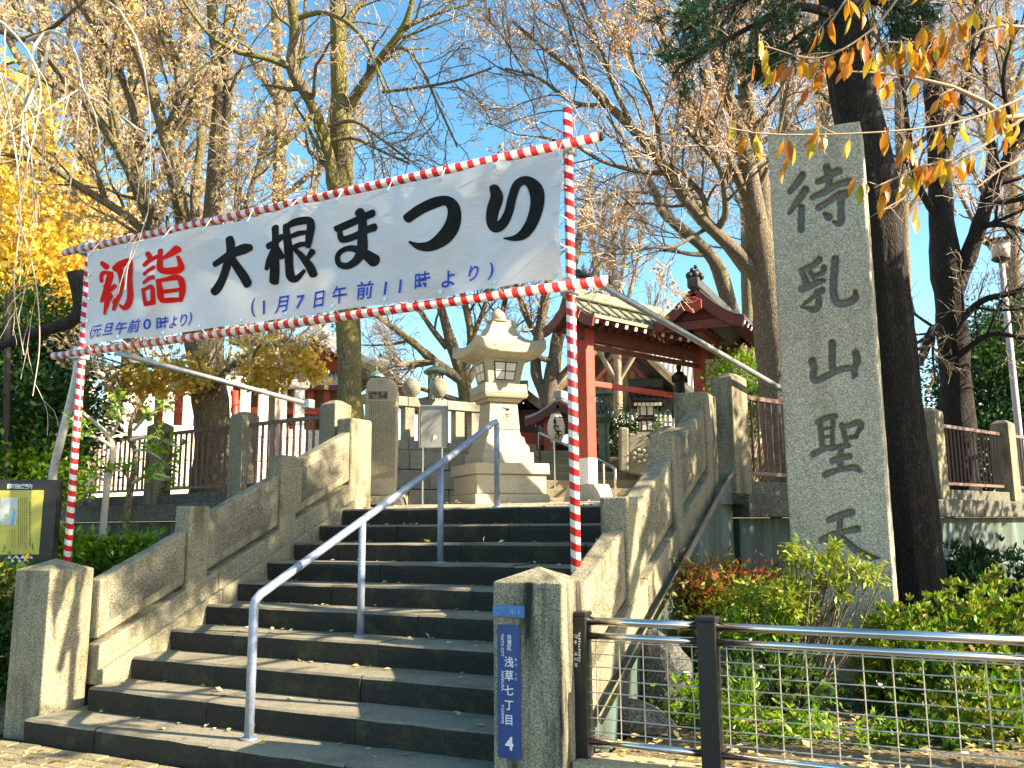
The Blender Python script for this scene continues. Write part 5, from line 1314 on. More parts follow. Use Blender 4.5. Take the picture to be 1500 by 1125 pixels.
# big trees on the right, behind the monument
tree('zelkova_tree', 'leaning many-branched bare tree with sunlit limbs, between gate and monument', 'tree',
     [[(1150, 720, 10.4, 27), (1142, 640, 10.3, 25), (1136, 560, 10.3, 24), (1130, 490, 10.2, 24), (1122, 420, 10.1, 22), (1112, 350, 10, 19), (1102, 290, 9.9, 15), (1092, 230, 9.8, 12), (1080, 180, 9.7, 10), (1062, 130, 9.6, 9), (1045, 70, 9.5, 8), (1030, 10, 9.4, 6.5), (1020, -70, 9.3, 5)],
      [(1125, 430, 10.2, 15), (1122, 350, 10.2, 13), (1116, 280, 10.2, 12), (1106, 210, 10.2, 11), (1095, 150, 10.2, 10), (1085, 90, 10.1, 8.5), (1075, 20, 10, 7), (1068, -60, 9.9, 5)]],
     [[(1128, 440, 10.1, 13), (1095, 385, 10, 11), (1050, 342, 9.8, 9), (1010, 300, 9.6, 8), (968, 238, 9.5, 7.5), (930, 192, 9.3, 7), (892, 155, 9.2, 6), (858, 120, 9, 5), (830, 95, 8.9, 4), (795, 70, 8.8, 3), (750, 30, 8.7, 2.2)],
      [(1110, 320, 10, 8), (1085, 270, 9.8, 7), (1066, 232, 9.7, 6.5), (1040, 190, 9.6, 6), (1018, 160, 9.5, 5.5), (992, 110, 9.4, 5), (975, 60, 9.3, 4), (955, 0, 9.2, 3)],
      [(1046, 340, 9.8, 6), (1062, 318, 9.7, 5.5), (1062, 285, 9.6, 5), (1054, 245, 9.5, 4.5), (1030, 215, 9.5, 4), (1000, 185, 9.4, 3)],
      [(1040, 328, 9.8, 5), (1030, 290, 9.9, 4.5), (1010, 265, 10, 4), (980, 240, 10, 3)],
      [(985, 255, 9.5, 4), (930, 250, 9.4, 3.5), (880, 235, 9.3, 3), (845, 215, 9.2, 2.5), (790, 200, 9, 2)],
      [(1035, 335, 9.8, 3), (985, 362, 9.6, 2.4), (950, 362, 9.5, 2), (915, 372, 9.4, 1.6)],
      [(892, 155, 9.2, 4), (840, 150, 9.1, 3), (790, 115, 9, 2.4), (740, 100, 8.9, 1.6)],
      [(930, 192, 9.3, 4), (900, 130, 9.1, 3.2), (880, 70, 9, 2.6), (850, 0, 8.9, 2)],
      [(968, 238, 9.5, 4), (960, 170, 9.3, 3.2), (930, 100, 9.2, 2.6), (915, 20, 9.1, 2)],
      [(1066, 232, 9.7, 4), (1075, 160, 9.6, 3.2), (1060, 80, 9.5, 2.6), (1080, 0, 9.4, 2)],
      [(1100, 300, 10, 4), (1130, 230, 9.8, 3.4), (1150, 150, 9.7, 3), (1165, 60, 9.6, 2.4), (1150, -20, 9.5, 2)]],
     BARK2, TWIGPINK, C3((9, 1.25), (8, .6), (5, .26)), [(L_RUST, 3, .05, .5, .75), (L_PALE, 2, .045, .5, .7)], 13, z0=1.5)
tree('zelkova_tree', 'grey crooked bare tree rising behind the gable of the red gate', 'tree',
     [[(1092, 640, 14.6, 14), (1086, 540, 14.6, 13), (1074, 470, 14.5, 12), (1063, 428, 14.4, 11), (1052, 392, 14.3, 10), (1030, 362, 14.1, 8.5), (990, 328, 13.9, 7.5), (968, 308, 13.8, 6.5), (962, 285, 13.7, 5.5), (942, 250, 13.5, 4.5), (918, 210, 13.4, 3.5), (890, 170, 13.2, 2.5)]],
     [[(1040, 372, 14.2, 5), (1010, 372, 14, 3.4), (960, 362, 13.8, 2.4), (915, 372, 13.7, 1.6)], [(990, 328, 13.9, 4), (975, 290, 14.2, 3), (990, 230, 14.3, 2.4), (980, 170, 14.3, 1.8)], [(962, 285, 13.7, 3.4), (920, 280, 13.5, 2.6), (870, 290, 13.4, 1.8)]],
     BARK2, TWIGPINK, C3((8, 1.1), (7, .55), (4, .25)), [(L_RUST, 1, .05, .3, .3)], 15, z0=1.6)
tree('ginkgo_tree', 'dark forked tree with long low branches, beside the lamp post', 'tree',
     [[(1412, 740, 13, 28), (1406, 660, 13, 25), (1402, 600, 13, 23), (1398, 520, 13, 21), (1392, 450, 13, 21), (1386, 390, 13, 21), (1380, 330, 13, 18), (1376, 260, 13, 15), (1370, 180, 12.9, 13), (1362, 100, 12.8, 11), (1352, 20, 12.7, 9), (1345, -60, 12.6, 7)],
      [(1396, 430, 13, 14), (1412, 390, 12.9, 13), (1428, 350, 12.8, 12), (1445, 300, 12.7, 10), (1468, 250, 12.6, 8.5), (1490, 205, 12.5, 7), (1530, 120, 12.4, 5)]],
     [[(1398, 545, 12.9, 7), (1372, 480, 12.7, 7), (1350, 525, 12.5, 6), (1335, 545, 12.4, 4)],
      [(1405, 470, 12.8, 6), (1440, 440, 12.5, 5), (1480, 430, 12.3, 4), (1540, 415, 12.2, 3)], [(1405, 520, 12.8, 5), (1450, 490, 12.5, 4), (1500, 495, 12.3, 3), (1550, 500, 12.2, 2)],
      [(1410, 390, 12.9, 8), (1432, 330, 13.2, 7), (1450, 250, 13.3, 6), (1450, 170, 13.4, 5), (1440, 60, 13.4, 4), (1430, -30, 13.4, 3)],
      [(1380, 330, 13, 6), (1345, 270, 12.8, 5), (1330, 190, 12.7, 4), (1320, 100, 12.6, 3)],
      [(1376, 260, 13, 6), (1400, 180, 12.8, 5), (1420, 100, 12.7, 4), (1430, 0, 12.6, 3)],
      [(1445, 300, 12.7, 5), (1500, 290, 12.5, 4), (1560, 270, 12.4, 3)], [(1490, 205, 12.5, 4), (1470, 120, 12.4, 3.5), (1490, 30, 12.3, 2.5)],
      [(1440, 330, 12.7, 5), (1475, 330, 12.4, 4), (1530, 350, 12.2, 2.6)]],
     BARKDK, TWIG, C3((9, 1.6), (8, .75), (5, .32)), [(L_RUST, 2, .06, .25, .2), (L_GOLD, 1, .06, .2, .3)], 14, z0=1.5)
# slimmer trees farther back
for i, (x, d, y0, r, lab, sd) in enumerate(((1150, 16.5, 640, 7, 'slim straight pale-barked tree far behind, just left of the monument top', 21), (1320, 15.5, 640, 8, 'slim tree seen between the dark conifer trunk and the forked tree', 22), (1205, 19, 640, 9, 'straight bare tree far back behind the top of the monument', 23), (1480, 20, 640, 9, 'distant bare tree at the right edge behind the lamp post', 24), (1090, 18, 640, 8, 'distant slender tree behind the leaning zelkova', 25))):
    tree('bare_tree', lab, 'tree', [[(x + 8, y0, d, r * 1.3), (x + 5, 420, d, r * 1.1), (x, 200, d, r), (x - 3, 60, d, r * .8), (x - 8, -120, d, r * .5)]],
         [[(x, 330, d, r * .55), (x + 50, 230, d, r * .4), (x + 70, 100, d, r * .3), (x + 75, 0, d, 2)], [(x, 280, d, r * .55), (x - 45, 190, d, r * .4), (x - 60, 80, d, r * .3), (x - 80, -20, d, 2)], [(x - 2, 150, d, r * .5), (x + 30, 60, d, r * .4), (x + 40, -50, d, 2)], [(x, 230, d, r * .5), (x + 60, 180, d - .5, r * .4), (x + 110, 110, d - .7, 2)], [(x, 400, d, r * .5), (x - 50, 330, d - .5, r * .4), (x - 90, 250, d - .7, 2)], [(x, 100, d, r * .5), (x - 50, 30, d, r * .4), (x - 80, -60, d, 2)]],
         BARK2, TWIGPINK, C3((9, 1.9), (8, .9), (5, .42)), [(L_RUST, 4, .075, .5, .5), (L_PALE, 2, .07, .4, .5)], sd, 'bare trees behind the monument', z0=1.6)
# trees over the left roofs and behind the banner
for i, (x, d, r, lab, sd) in enumerate(((60, 17, 12, 'pale leafed ginkgo far behind at the left edge', 31), (190, 18.5, 11, 'pale gold ginkgo far behind the banner, second from the left edge', 32), (400, 19, 9, 'distant twiggy tree behind the middle of the banner', 33))):
    tree('ginkgo_tree', lab, 'tree', [[(x, 640, d, r * 1.3), (x + 4, 420, d, r * 1.1), (x + 10, 200, d, r), (x + 5, 60, d, r * .8), (x, -140, d, r * .5)]],
         [[(x, 400, d, r * .6), (x + 60, 280, d, r * .45), (x + 90, 120, d, r * .3), (x + 95, 0, d, 2)], [(x, 350, d, r * .6), (x - 60, 260, d, r * .45), (x - 80, 120, d, r * .3), (x - 100, -20, d, 2)], [(x, 200, d, r * .5), (x + 40, 80, d, r * .4), (x + 50, -50, d, 2)], [(x, 300, d, r * .5), (x + 80, 230, d - .5, r * .4), (x + 130, 150, d - .7, 2)], [(x, 450, d, r * .5), (x - 70, 380, d - .5, r * .4), (x - 110, 300, d - .7, 2)], [(x, 450, d, r * .5), (x + 70, 390, d - .5, r * .4), (x + 120, 330, d - .7, 2)], [(x, 140, d, r * .5), (x - 50, 50, d, r * .4), (x - 80, -60, d, 2)]],
         BARK2, TWIG, C3((9, 2.0), (8, .95), (5, .42)), [(L_PALE, 4, .085, .75 if i < 2 else .2, -.5), (L_GOLD, 3, .09, .6 if i < 2 else .1, -.1 if i == 0 else .5)], sd, 'pale ginkgos behind the banner', z0=1.6)
# fan of stems behind the lantern, and the rust-leaved tree behind the gate
tree('bare_tree', 'bare multi-stemmed tree fanning out below the banner behind the stone lantern', 'tree',
     [[(690, 680, 15.5, 12), (684, 600, 15.5, 11), (678, 556, 15.5, 10), (660, 500, 15.4, 8), (646, 450, 15.3, 6), (630, 390, 15.2, 5), (600, 300, 15, 3)],
      [(680, 560, 15.5, 8), (640, 532, 15.3, 7), (600, 498, 15.2, 5), (565, 472, 15, 4), (520, 440, 14.9, 2.5)]],
     [[(678, 556, 15.5, 7), (690, 500, 15.5, 6), (680, 440, 15.4, 5), (665, 380, 15.3, 4), (650, 300, 15.2, 3)], [(684, 560, 15.5, 7), (720, 500, 15.6, 5), (740, 440, 15.7, 4), (750, 360, 15.8, 3)], [(655, 510, 15.4, 5), (625, 470, 15.3, 4), (600, 420, 15.2, 3)], [(640, 530, 15.3, 4), (600, 535, 15.2, 3), (555, 520, 15, 2)], [(680, 590, 15.5, 5), (620, 570, 15.3, 3.5), (570, 560, 15.2, 2)], [(690, 500, 15.5, 4), (712, 440, 15.4, 3.5), (715, 380, 15.3, 3)]],
     BARK, TWIG, C3((8, 1.3), (7, .65), (5, .3)), [(L_PALE, 1, .05, .25, .2)], 41, z0=1.6)
tree('bare_tree', 'sunlit forked tree trunk between stone lantern and red gate column', 'tree',
     [[(800, 690, 15.8, 16), (803, 620, 15.8, 14), (806, 575, 15.8, 13), (812, 530, 15.8, 11), (818, 490, 15.8, 9), (832, 430, 15.7, 7), (850, 340, 15.6, 5), (870, 240, 15.5, 3)],
      [(803, 590, 15.8, 9), (785, 545, 15.8, 8), (790, 490, 15.7, 8), (798, 440, 15.6, 7), (808, 380, 15.5, 5), (800, 290, 15.4, 3)]],
     [[(806, 570, 15.8, 6), (840, 530, 15.6, 4), (870, 490, 15.5, 3), (900, 440, 15.4, 2)], [(790, 500, 15.7, 5), (765, 450, 15.6, 4), (750, 380, 15.5, 3)], [(830, 440, 15.7, 5), (870, 400, 15.6, 4), (900, 350, 15.5, 3), (920, 290, 15.4, 2)], [(812, 530, 15.8, 5), (780, 520, 15.5, 4), (740, 500, 15.4, 2)]],
     BARK2, TWIG, C3((8, 1.2), (7, .6), (5, .28)), [(L_RUST, 1, .05, .2, .3)], 42, z0=1.6)
tree('young_tree', 'upright twiggy tree with rust-coloured leaves above the gate roof', 'tree',
     [[(905, 640, 17.5, 7), (905, 540, 17.5, 6), (903, 470, 17.5, 5), (900, 400, 17.5, 4), (898, 330, 17.5, 2.5)]],
     [[(903, 520, 17.5, 4), (880, 430, 17.4, 3), (868, 350, 17.3, 2), (862, 290, 17.2, 1.5)], [(903, 500, 17.5, 4), (925, 420, 17.5, 3), (938, 360, 17.5, 2), (945, 310, 17.5, 1.5)], [(903, 470, 17.5, 3), (890, 390, 17.5, 2.4), (884, 310, 17.5, 1.5)], [(903, 450, 17.5, 3), (914, 380, 17.5, 2.4), (918, 310, 17.5, 1.5)], [(905, 560, 17.5, 4), (940, 500, 17.4, 3), (965, 430, 17.3, 2)], [(905, 560, 17.5, 4), (870, 500, 17.4, 3), (850, 430, 17.3, 2)]],
     TWIG, TWIGPINK, [dict(m=9, L=.9, ang=.45, up=.35, jit=.12, n=6, rr=.5, rmin=.006), dict(m=7, L=.45, ang=.5, up=.3, jit=.15, n=4, rr=.6, rmin=.005), dict(m=3, L=.22, ang=.5, up=.2, jit=.2, n=3, rr=.7, rmin=.004)], [(L_RUST, 3, .085, .5, .1)], 43, z0=1.6)

# ------------------------------------------------------------------ dark conifer whose trunk stands behind the monument
rg = np.random.default_rng(51)
cf = thing('conifer_tree', 'thick dark-barked conifer trunk standing right behind the stone monument', 'tree', (5.35, 4.4, .25))
A = [(1352, 1000, 7.3, 44), (1347, 880, 7.3, 40), (1338, 780, 7.25, 37), (1326, 680, 7.2, 35), (1313, 580, 7.2, 34), (1302, 480, 7.2, 34), (1292, 380, 7.2, 34), (1280, 290, 7.2, 34), (1264, 210, 7.2, 34), (1250, 140, 7.2, 33), (1240, 70, 7.2, 32), (1234, 0, 7.2, 30), (1226, -90, 7.15, 27), (1210, -300, 7.0, 22), (1190, -600, 6.8, 15), (1180, -900, 6.6, 6)]
P, r = limb(A, 30); r = r * (1 + .05 * np.sin(np.arange(30) * 1.7) + rg.normal(0, .02, 30)); S = smooth_path(np.c_[P, r], 90)
k = 28; V, F = tubes_np(S[None, :, :3], S[None, :, 3], k)
ax = np.repeat(S[:, :3], k, 0); dv_ = V - ax; ridge = 1 + .05 * np.tile(np.sin(np.arange(k) * 2 * math.pi / k * 9) , 90) + rg.normal(0, .022, len(V)); V = ax + dv_ * ridge[:, None]
mesh_np('trunk', V, F, BARKDK, cf, True)
# branches with needle sprays: the sprays to the left hang into the picture, the others crown the tree above it
lim = [[(1222, 20, 7.1, 7), (1170, 10, 6.8, 6), (1120, 30, 6.5, 4.5), (1060, 60, 6.3, 3.5), (1000, 95, 6.1, 2)], [(1215, -40, 7.1, 6), (1150, -30, 6.7, 5), (1090, 0, 6.4, 4), (1030, 25, 6.2, 3), (985, 50, 6.0, 2)],
       [(1225, 30, 7.1, 5), (1195, 35, 6.9, 4), (1160, 60, 6.7, 3), (1120, 90, 6.5, 2)], [(1210, -60, 7, 5), (1130, -60, 6.7, 4), (1060, -30, 6.4, 3), (1010, 0, 6.2, 2)], [(1250, 0, 7.2, 5), (1290, 5, 7.1, 4), (1330, 20, 7, 2.5)]]
Ls = [limb(l, 12) for l in lim]
for i in range(26):
    t = rg.uniform(0, 1); c = S[int(60 + 29 * t), :3]; a = rg.uniform(0, 6.28); L_ = (2.6 - 1.8 * t) * rg.uniform(.7, 1.1)
    d = np.array([math.cos(a), math.sin(a), .15]); P = np.array([c + d * L_ * q + np.array([0, 0, -.35 * L_ * q * q]) for q in np.linspace(0, 1, 12)]); Ls.append((P, np.linspace(.045, .008, 12)))
for P, r in Ls:
    V, F = tubes_np(P[None], r[None], 6); mesh_np('limb', V, F, BARKDK, cf, True)
P = np.stack([p for p, _ in Ls]); Rr = np.stack([r for _, r in Ls])
P1, R1 = spawn(P, Rr, 20, .55, .8, rg, up=-.1, jit=.12, n=5, rr=.4, rmin=.004, droop=.12, tmin=.18, lfall=.5)
P2, R2 = spawn(P1, R1, 7, .2, .7, rg, up=-.06, jit=.1, n=3, rr=.7, rmin=.0025, droop=.05)
V1, F1 = tubes_np(P1, R1, 3); V2, F2 = tubes_np(P2, R2, 3)
o = mesh_np('twigs', np.concatenate([V1, V2]), np.concatenate([F1, F2 + len(V1)]), TWIG, cf); o['kind'] = 'stuff'
N2 = len(P2); nl = 34; tt_ = rg.uniform(0, 1, (N2, nl)); i_ = np.minimum((tt_ * 2).astype(int), 1); w = (tt_ * 2 - i_)[..., None]; kk_ = np.arange(N2)[:, None]
Cn = (P2[kk_, i_] * (1 - w) + P2[kk_, i_ + 1] * w).reshape(-1, 3); Dn = (P2[kk_, i_ + 1] - P2[kk_, i_]).reshape(-1, 3); Dn /= np.maximum(np.linalg.norm(Dn, axis=1, keepdims=True), 1e-9)
V, F = leaf_quads(Cn, .055, rg, Dn * .9 + rg.normal(0, .5, Dn.shape), 0, .15, 0)
o = mesh_np('needles', V, F, L_PINE, cf); o['kind'] = 'stuff'

# ------------------------------------------------------------------ cherry boughs with big orange leaves reaching in from the right
rg = np.random.default_rng(61)
cb = thing('cherry_tree', 'cherry tree reaching in at upper right with large hanging orange leaves', 'tree', (9.2, 1.4, .1))
def m_orange():
    m, t, n, b = mat('orange_cherry_leaf')
    c = ramp(t, objrand(t), [(0, (.46, .12, .010)), (.35, (.60, .24, .015)), (.65, (.62, .34, .02)), (.88, (.56, .44, .04)), (1, (.26, .32, .03))])
    sp = noise(t, pos(t, (1, 1, 1), True), 60, 3, .6); c = mix(t, ramp(t, sp, [(.58, g3(0)), (.75, g3(.5))]), c, (.30, .07, .008))
    t.links.new(c, b.inputs['Base Color']); b.inputs['Roughness'].default_value = .35
    tr = nd(t, 'ShaderNodeBsdfTranslucent'); t.links.new(c, tr.inputs['Color']); mx = nd(t, 'ShaderNodeMixShader'); mx.inputs[0].default_value = .5
    t.links.new(b.outputs[0], mx.inputs[1]); t.links.new(tr.outputs[0], mx.inputs[2]); t.links.new(mx.outputs[0], n['Material Output'].inputs['Surface'])
    return m
MO = m_orange()
def leaf_mesh(curl):
    st_ = [(0, .0), (.12, .08), (.3, .155), (.5, .175), (.7, .135), (.87, .06), (1.0, .0)]; vs = [(0, -.22, 0)]; fs = []
    vs = []
    for t, w in st_: 
        z = -curl * t * t; vs += [(-w, t, z + .22 * w), (0, t, z), (w, t, z + .22 * w)]
    for i in range(len(st_) - 1):
        a = 3 * i; fs += [(a, a + 1, a + 4, a + 3), (a + 1, a + 2, a + 5, a + 4)]
    vs += [(-.012, -.25, .02), (.012, -.25, .02), (.012, 0, 0), (-.012, 0, 0)]; b = len(vs); fs.append((b - 4, b - 3, b - 2, b - 1))
    me = bpy.data.meshes.new('leaf'); me.from_pydata(vs, [], fs); me.materials.append(MO); me.polygons.foreach_set('use_smooth', [True] * len(fs)); return me
LM = [leaf_mesh(c) for c in (.05, .2, .38, -.12)]
tr_pts = np.array([[9.3, 1.4, .1], [9.2, 1.4, 1.2], [9.0, 1.35, 2.4], [8.85, 1.8, 4.2], [8.9, 3.0, 6.4]]); S = smooth_path(np.c_[tr_pts, [.16, .14, .12, .10, .08]], 20)
V, F = tubes_np(S[None, :, :3], S[None, :, 3], 12); mesh_np('trunk', V, F, BARK, cb, True)
fork = S[11, :3]; crown_c = S[-1, :3]
boughs = [[(1900, 60, 5.6, 16), (1700, 110, 4.9, 7), (1500, 172, 4.5, 4.5), (1440, 148, 4.4, 3.6), (1380, 122, 4.35, 3), (1300, 108, 4.3, 1.8), (1232, 104, 4.25, 1.0)],
          [(1700, 110, 4.9, 5), (1560, 110, 4.4, 3), (1500, 142, 4.3, 2.2), (1430, 172, 4.25, 1.8), (1350, 188, 4.2, 1.4), (1240, 196, 4.15, 1.1), (1130, 197, 4.1, .9), (1068, 188, 4.05, .7)],
          [(1900, 60, 5.6, 9), (1650, -30, 4.6, 5), (1480, -40, 4.2, 4), (1340, -40, 4.1, 3), (1230, 0, 4.0, 1.4), (1212, 40, 4.0, .8)],
          [(1480, -40, 4.2, 3), (1420, 20, 4.3, 2.4), (1360, 60, 4.3, 1.8), (1300, 62, 4.3, 1.2)], [(1500, 172, 4.5, 3), (1420, 225, 4.4, 2), (1350, 245, 4.35, 1.5), (1280, 275, 4.3, .9)],
          [(1340, -40, 4.1, 2), (1280, 40, 4.2, 1.6), (1200, 85, 4.2, 1.2), (1120, 68, 4.2, .7)], [(1640, 20, 4.7, 4), (1540, 40, 4.5, 3), (1450, 40, 4.4, 2.4), (1400, 75, 4.4, 1.4)],
          [(1420, 225, 4.4, 1.6), (1385, 240, 4.4, 1.3), (1330, 285, 4.35, 1.0), (1290, 310, 4.3, .7)], [(1650, 200, 4.8, 4), (1560, 210, 4.6, 3), (1480, 240, 4.5, 2), (1430, 275, 4.45, 1)]]
BL_ = []
for bpts in boughs:
    P, r = limb(bpts, 20); r = np.maximum(r, .0022)
    if bpts[0][0] == 1900: P = np.vstack([smooth_path(np.vstack([fork, P[0]]), 4)[:-1], P]); r = np.concatenate([[.07, .065, .06], r])
    V, F = tubes_np(P[None], r[None], 7); mesh_np('limb', V, F, TWIG, cb, True); BL_.append(P[-20:])
# side twigs
Pm = np.stack(BL_); Rm = np.full(Pm.shape[:2], .006)
T1, TR = spawn(Pm, Rm, 8, .24, .7, rg, up=-.05, jit=.15, n=4, rr=.5, rmin=.0015, droop=.1, tmin=.35)
V, F = tubes_np(T1, TR, 3); o = mesh_np('twigs', V, F, TWIG, cb); o['kind'] = 'stuff'
def put_leaf(p, L_):
    q = p - CAM; zc = q @ FW
    if 750 + FPX * (q @ RT) / zc > 1540 or 562.5 - FPX * (q @ UP) / zc < -50: return 0
    # leaves hang, tips drifting to the left of the view, faces turned every way
    d = np.array([0, 0, -1.0]) + RT * rg.normal(-.22, .22) + FW * rg.normal(0, .25); d /= np.linalg.norm(d)
    nr = -FW + RT * rg.normal(0, .9) + UP * rg.normal(0, .3); x = np.cross(d, nr); x /= np.linalg.norm(x); z = np.cross(x, d)
    o = bpy.data.objects.new('leaf', LM[rg.integers(4)]); COL.objects.link(o); o.parent = cb
    Mx = Matrix(((x[0], d[0], z[0], 0), (x[1], d[1], z[1], 0), (x[2], d[2], z[2], 0), (0, 0, 0, 1))) @ Matrix.Scale(L_, 4)
    Mx.translation = Vector(p + d * .22 * L_ - org(cb)); o.matrix_basis = Mx; ORG[o.name] = p
    return 1
cnt = 0
for P in list(T1):
    for q in range(3):
        if cnt < 150: cnt += put_leaf(P[-1 - q] + rg.normal(0, .01, 3), rg.uniform(.08, .12))
for bi, n_, t0, t1 in ((0, 26, .45, 1), (1, 24, .42, 1), (2, 20, .6, 1), (3, 20, .3, 1), (4, 18, .35, 1), (5, 18, .4, 1), (6, 18, .3, 1), (7, 14, .2, 1), (8, 16, .3, 1)):
    P = BL_[bi]
    for q in range(n_):
        if cnt < 250: cnt += put_leaf(P[min(19, int((t0 + (t1 - t0) * (q + rg.uniform(0, 1)) / n_) * 19))] + rg.normal(0, .008, 3), rg.uniform(.08, .122))
# leafier outer crown beyond the picture (it throws the dappled shade on the stairs)
out = []
for i in range(22):
    a = rg.uniform(0, 6.28); el = rg.uniform(-.35, 1.0); L_ = rg.uniform(1.0, 1.7); d = np.array([math.cos(a) * math.cos(el), math.sin(a) * math.cos(el), math.sin(el)])
    if d[0] < -.6: d[0] *= .6
    out.append(smooth_path(np.array([crown_c, crown_c + d * L_ * .5 + [0, 0, .15], crown_c + d * L_ + [0, 0, .1]]), 10))
P = np.stack(out); Rr = np.tile(np.linspace(.06, .012, 10), (len(P), 1))
V, F = tubes_np(P, Rr, 6); o = mesh_np('branches', V, F, BARK, cb, True); o['kind'] = 'stuff'
P1, R1 = spawn(P, Rr, 9, .9, .8, rg, up=.05, jit=.18, n=6, rr=.4, rmin=.004); P2, R2 = spawn(P1, R1, 6, .4, .8, rg, up=0, jit=.2, n=4, rr=.6, rmin=.003)
V1, F1 = tubes_np(P1, R1, 4); V2, F2 = tubes_np(P2, R2, 3); o = mesh_np('twigs', np.concatenate([V1, V2]), np.concatenate([F1, F2 + len(V1)]), TWIG, cb); o['kind'] = 'stuff'
C = along(P2, 9, rg, .2); C = C[(rg.random(len(C)) < .75) & (C[:, 0] > 6.5)]; d = rg.normal(size=C.shape); d[:, 2] -= 1
V, F = leaf_quads(C, .1, rg, d, 0, .42); o = mesh_np('leaves', V, F, L_ORANGE, cb); o['kind'] = 'stuff'

# ------------------------------------------------------------------ weeping cherry twigs at upper left
rg = np.random.default_rng(71)
wc = thing('weeping_cherry', 'weeping cherry with pale arching bare twigs hanging at the left edge', 'tree', at(-260, 760, 8.3))
bs = [[(-260, 760, 8.3, 18), (-250, 500, 8.2, 16), (-200, 200, 8, 14), (-100, 60, 7.8, 9), (0, 40, 7.7, 5), (40, 60, 7.6, 4), (85, 35, 7.5, 3), (125, 0, 7.4, 2)],
      [(40, 60, 7.6, 3.2), (68, 48, 7.5, 2.8), (80, 47, 7.4, 2.6), (100, 58, 7.3, 2.4), (114, 90, 7.2, 2.2), (120, 125, 7.2, 1.8), (140, 170, 7.1, 1.4), (147, 225, 7.1, .9)],
      [(66, 48, 7.5, 2.6), (50, 70, 7.4, 2.6), (40, 120, 7.3, 2.3), (34, 170, 7.3, 1.8), (30, 225, 7.2, 1.3), (20, 260, 7.2, .9)], [(72, 50, 7.5, 3.0), (66, 90, 7.4, 3.4), (48, 135, 7.3, 3), (36, 165, 7.2, 2)],
      [(120, 128, 7.2, 1.4), (85, 150, 7.1, 1.1), (50, 172, 7, .9), (0, 200, 6.9, .8)], [(120, 135, 7.2, 1.3), (170, 165, 7.1, 1.1), (205, 190, 7.1, .9), (228, 200, 7, .7)],
      [(34, 190, 7.3, 1.2), (45, 225, 7.2, 1.0), (50, 290, 7.2, .8)], [(120, 140, 7.2, 1.1), (115, 170, 7.1, 1.0), (110, 220, 7.1, .8), (105, 250, 7.1, .7)],
      [(-100, 60, 7.8, 4), (-40, 100, 7.6, 3), (20, 120, 7.4, 2), (60, 170, 7.3, 1.3), (62, 260, 7.2, .8)], [(-100, 60, 7.8, 4), (-30, 20, 7.2, 3), (30, 60, 7, 2), (60, 130, 6.9, 1.4), (40, 240, 6.8, .9), (22, 330, 6.8, .8)],
      [(-100, 60, 7.8, 4), (-20, -40, 7.4, 3), (90, -30, 7.2, 2.4), (180, 20, 7.1, 1.8), (215, 120, 7, 1.2), (220, 240, 7, .8), (212, 330, 7, .7), (155, 460, 6.95, .5)],
      [(-30, 20, 7.2, 2), (10, 150, 7, 1.4), (30, 300, 6.9, 1.1), (20, 420, 6.9, .9), (35, 520, 6.9, .7)], [(20, 300, 7, 1.2), (50, 400, 6.9, 1), (58, 500, 6.9, .8), (48, 580, 6.9, .7)]]
LL = []
for i, b_ in enumerate(bs):
    P, r = limb(b_, 18); V, F = tubes_np(P[None], r[None], 8 if i == 0 else 5); mesh_np('trunk' if i == 0 else 'limb', V, F, BARK if i == 0 else TWIGPALE, wc, True); LL.append(np.c_[P, r][-18:])
P = np.stack([l[:, :3] for l in LL[1:]]); Rr = np.stack([l[:, 3] for l in LL[1:]])
P1, R1 = spawn(P, Rr, 3, .75, .55, rg, up=-.25, jit=.1, n=8, rr=.55, rmin=.0026, droop=.28, tmin=.15)
P2, R2 = spawn(P1, R1, 2, .35, .5, rg, up=-.2, jit=.12, n=5, rr=.7, rmin=.002, droop=.2)
V1, F1 = tubes_np(P1, R1, 3); V2, F2 = tubes_np(P2, R2, 3); o = mesh_np('twigs', np.concatenate([V1, V2]), np.concatenate([F1, F2 + len(V1)]), TWIGPALE, wc); o['kind'] = 'stuff'
tag(MB().tube(smooth_path([at(*q) for q in ((-40, 520, 9.4), (20, 500, 9.3), (70, 482, 9.2), (105, 470, 9.2), (118, 452, 9.2), (116, 425, 9.2), (110, 398, 9.2))], 16), [.03 + .004 * i for i in range(16)], 9).build('dead_limb', BARKDK, smooth=True), 'crooked dark bare limb just left of the banner pole', 'branch')

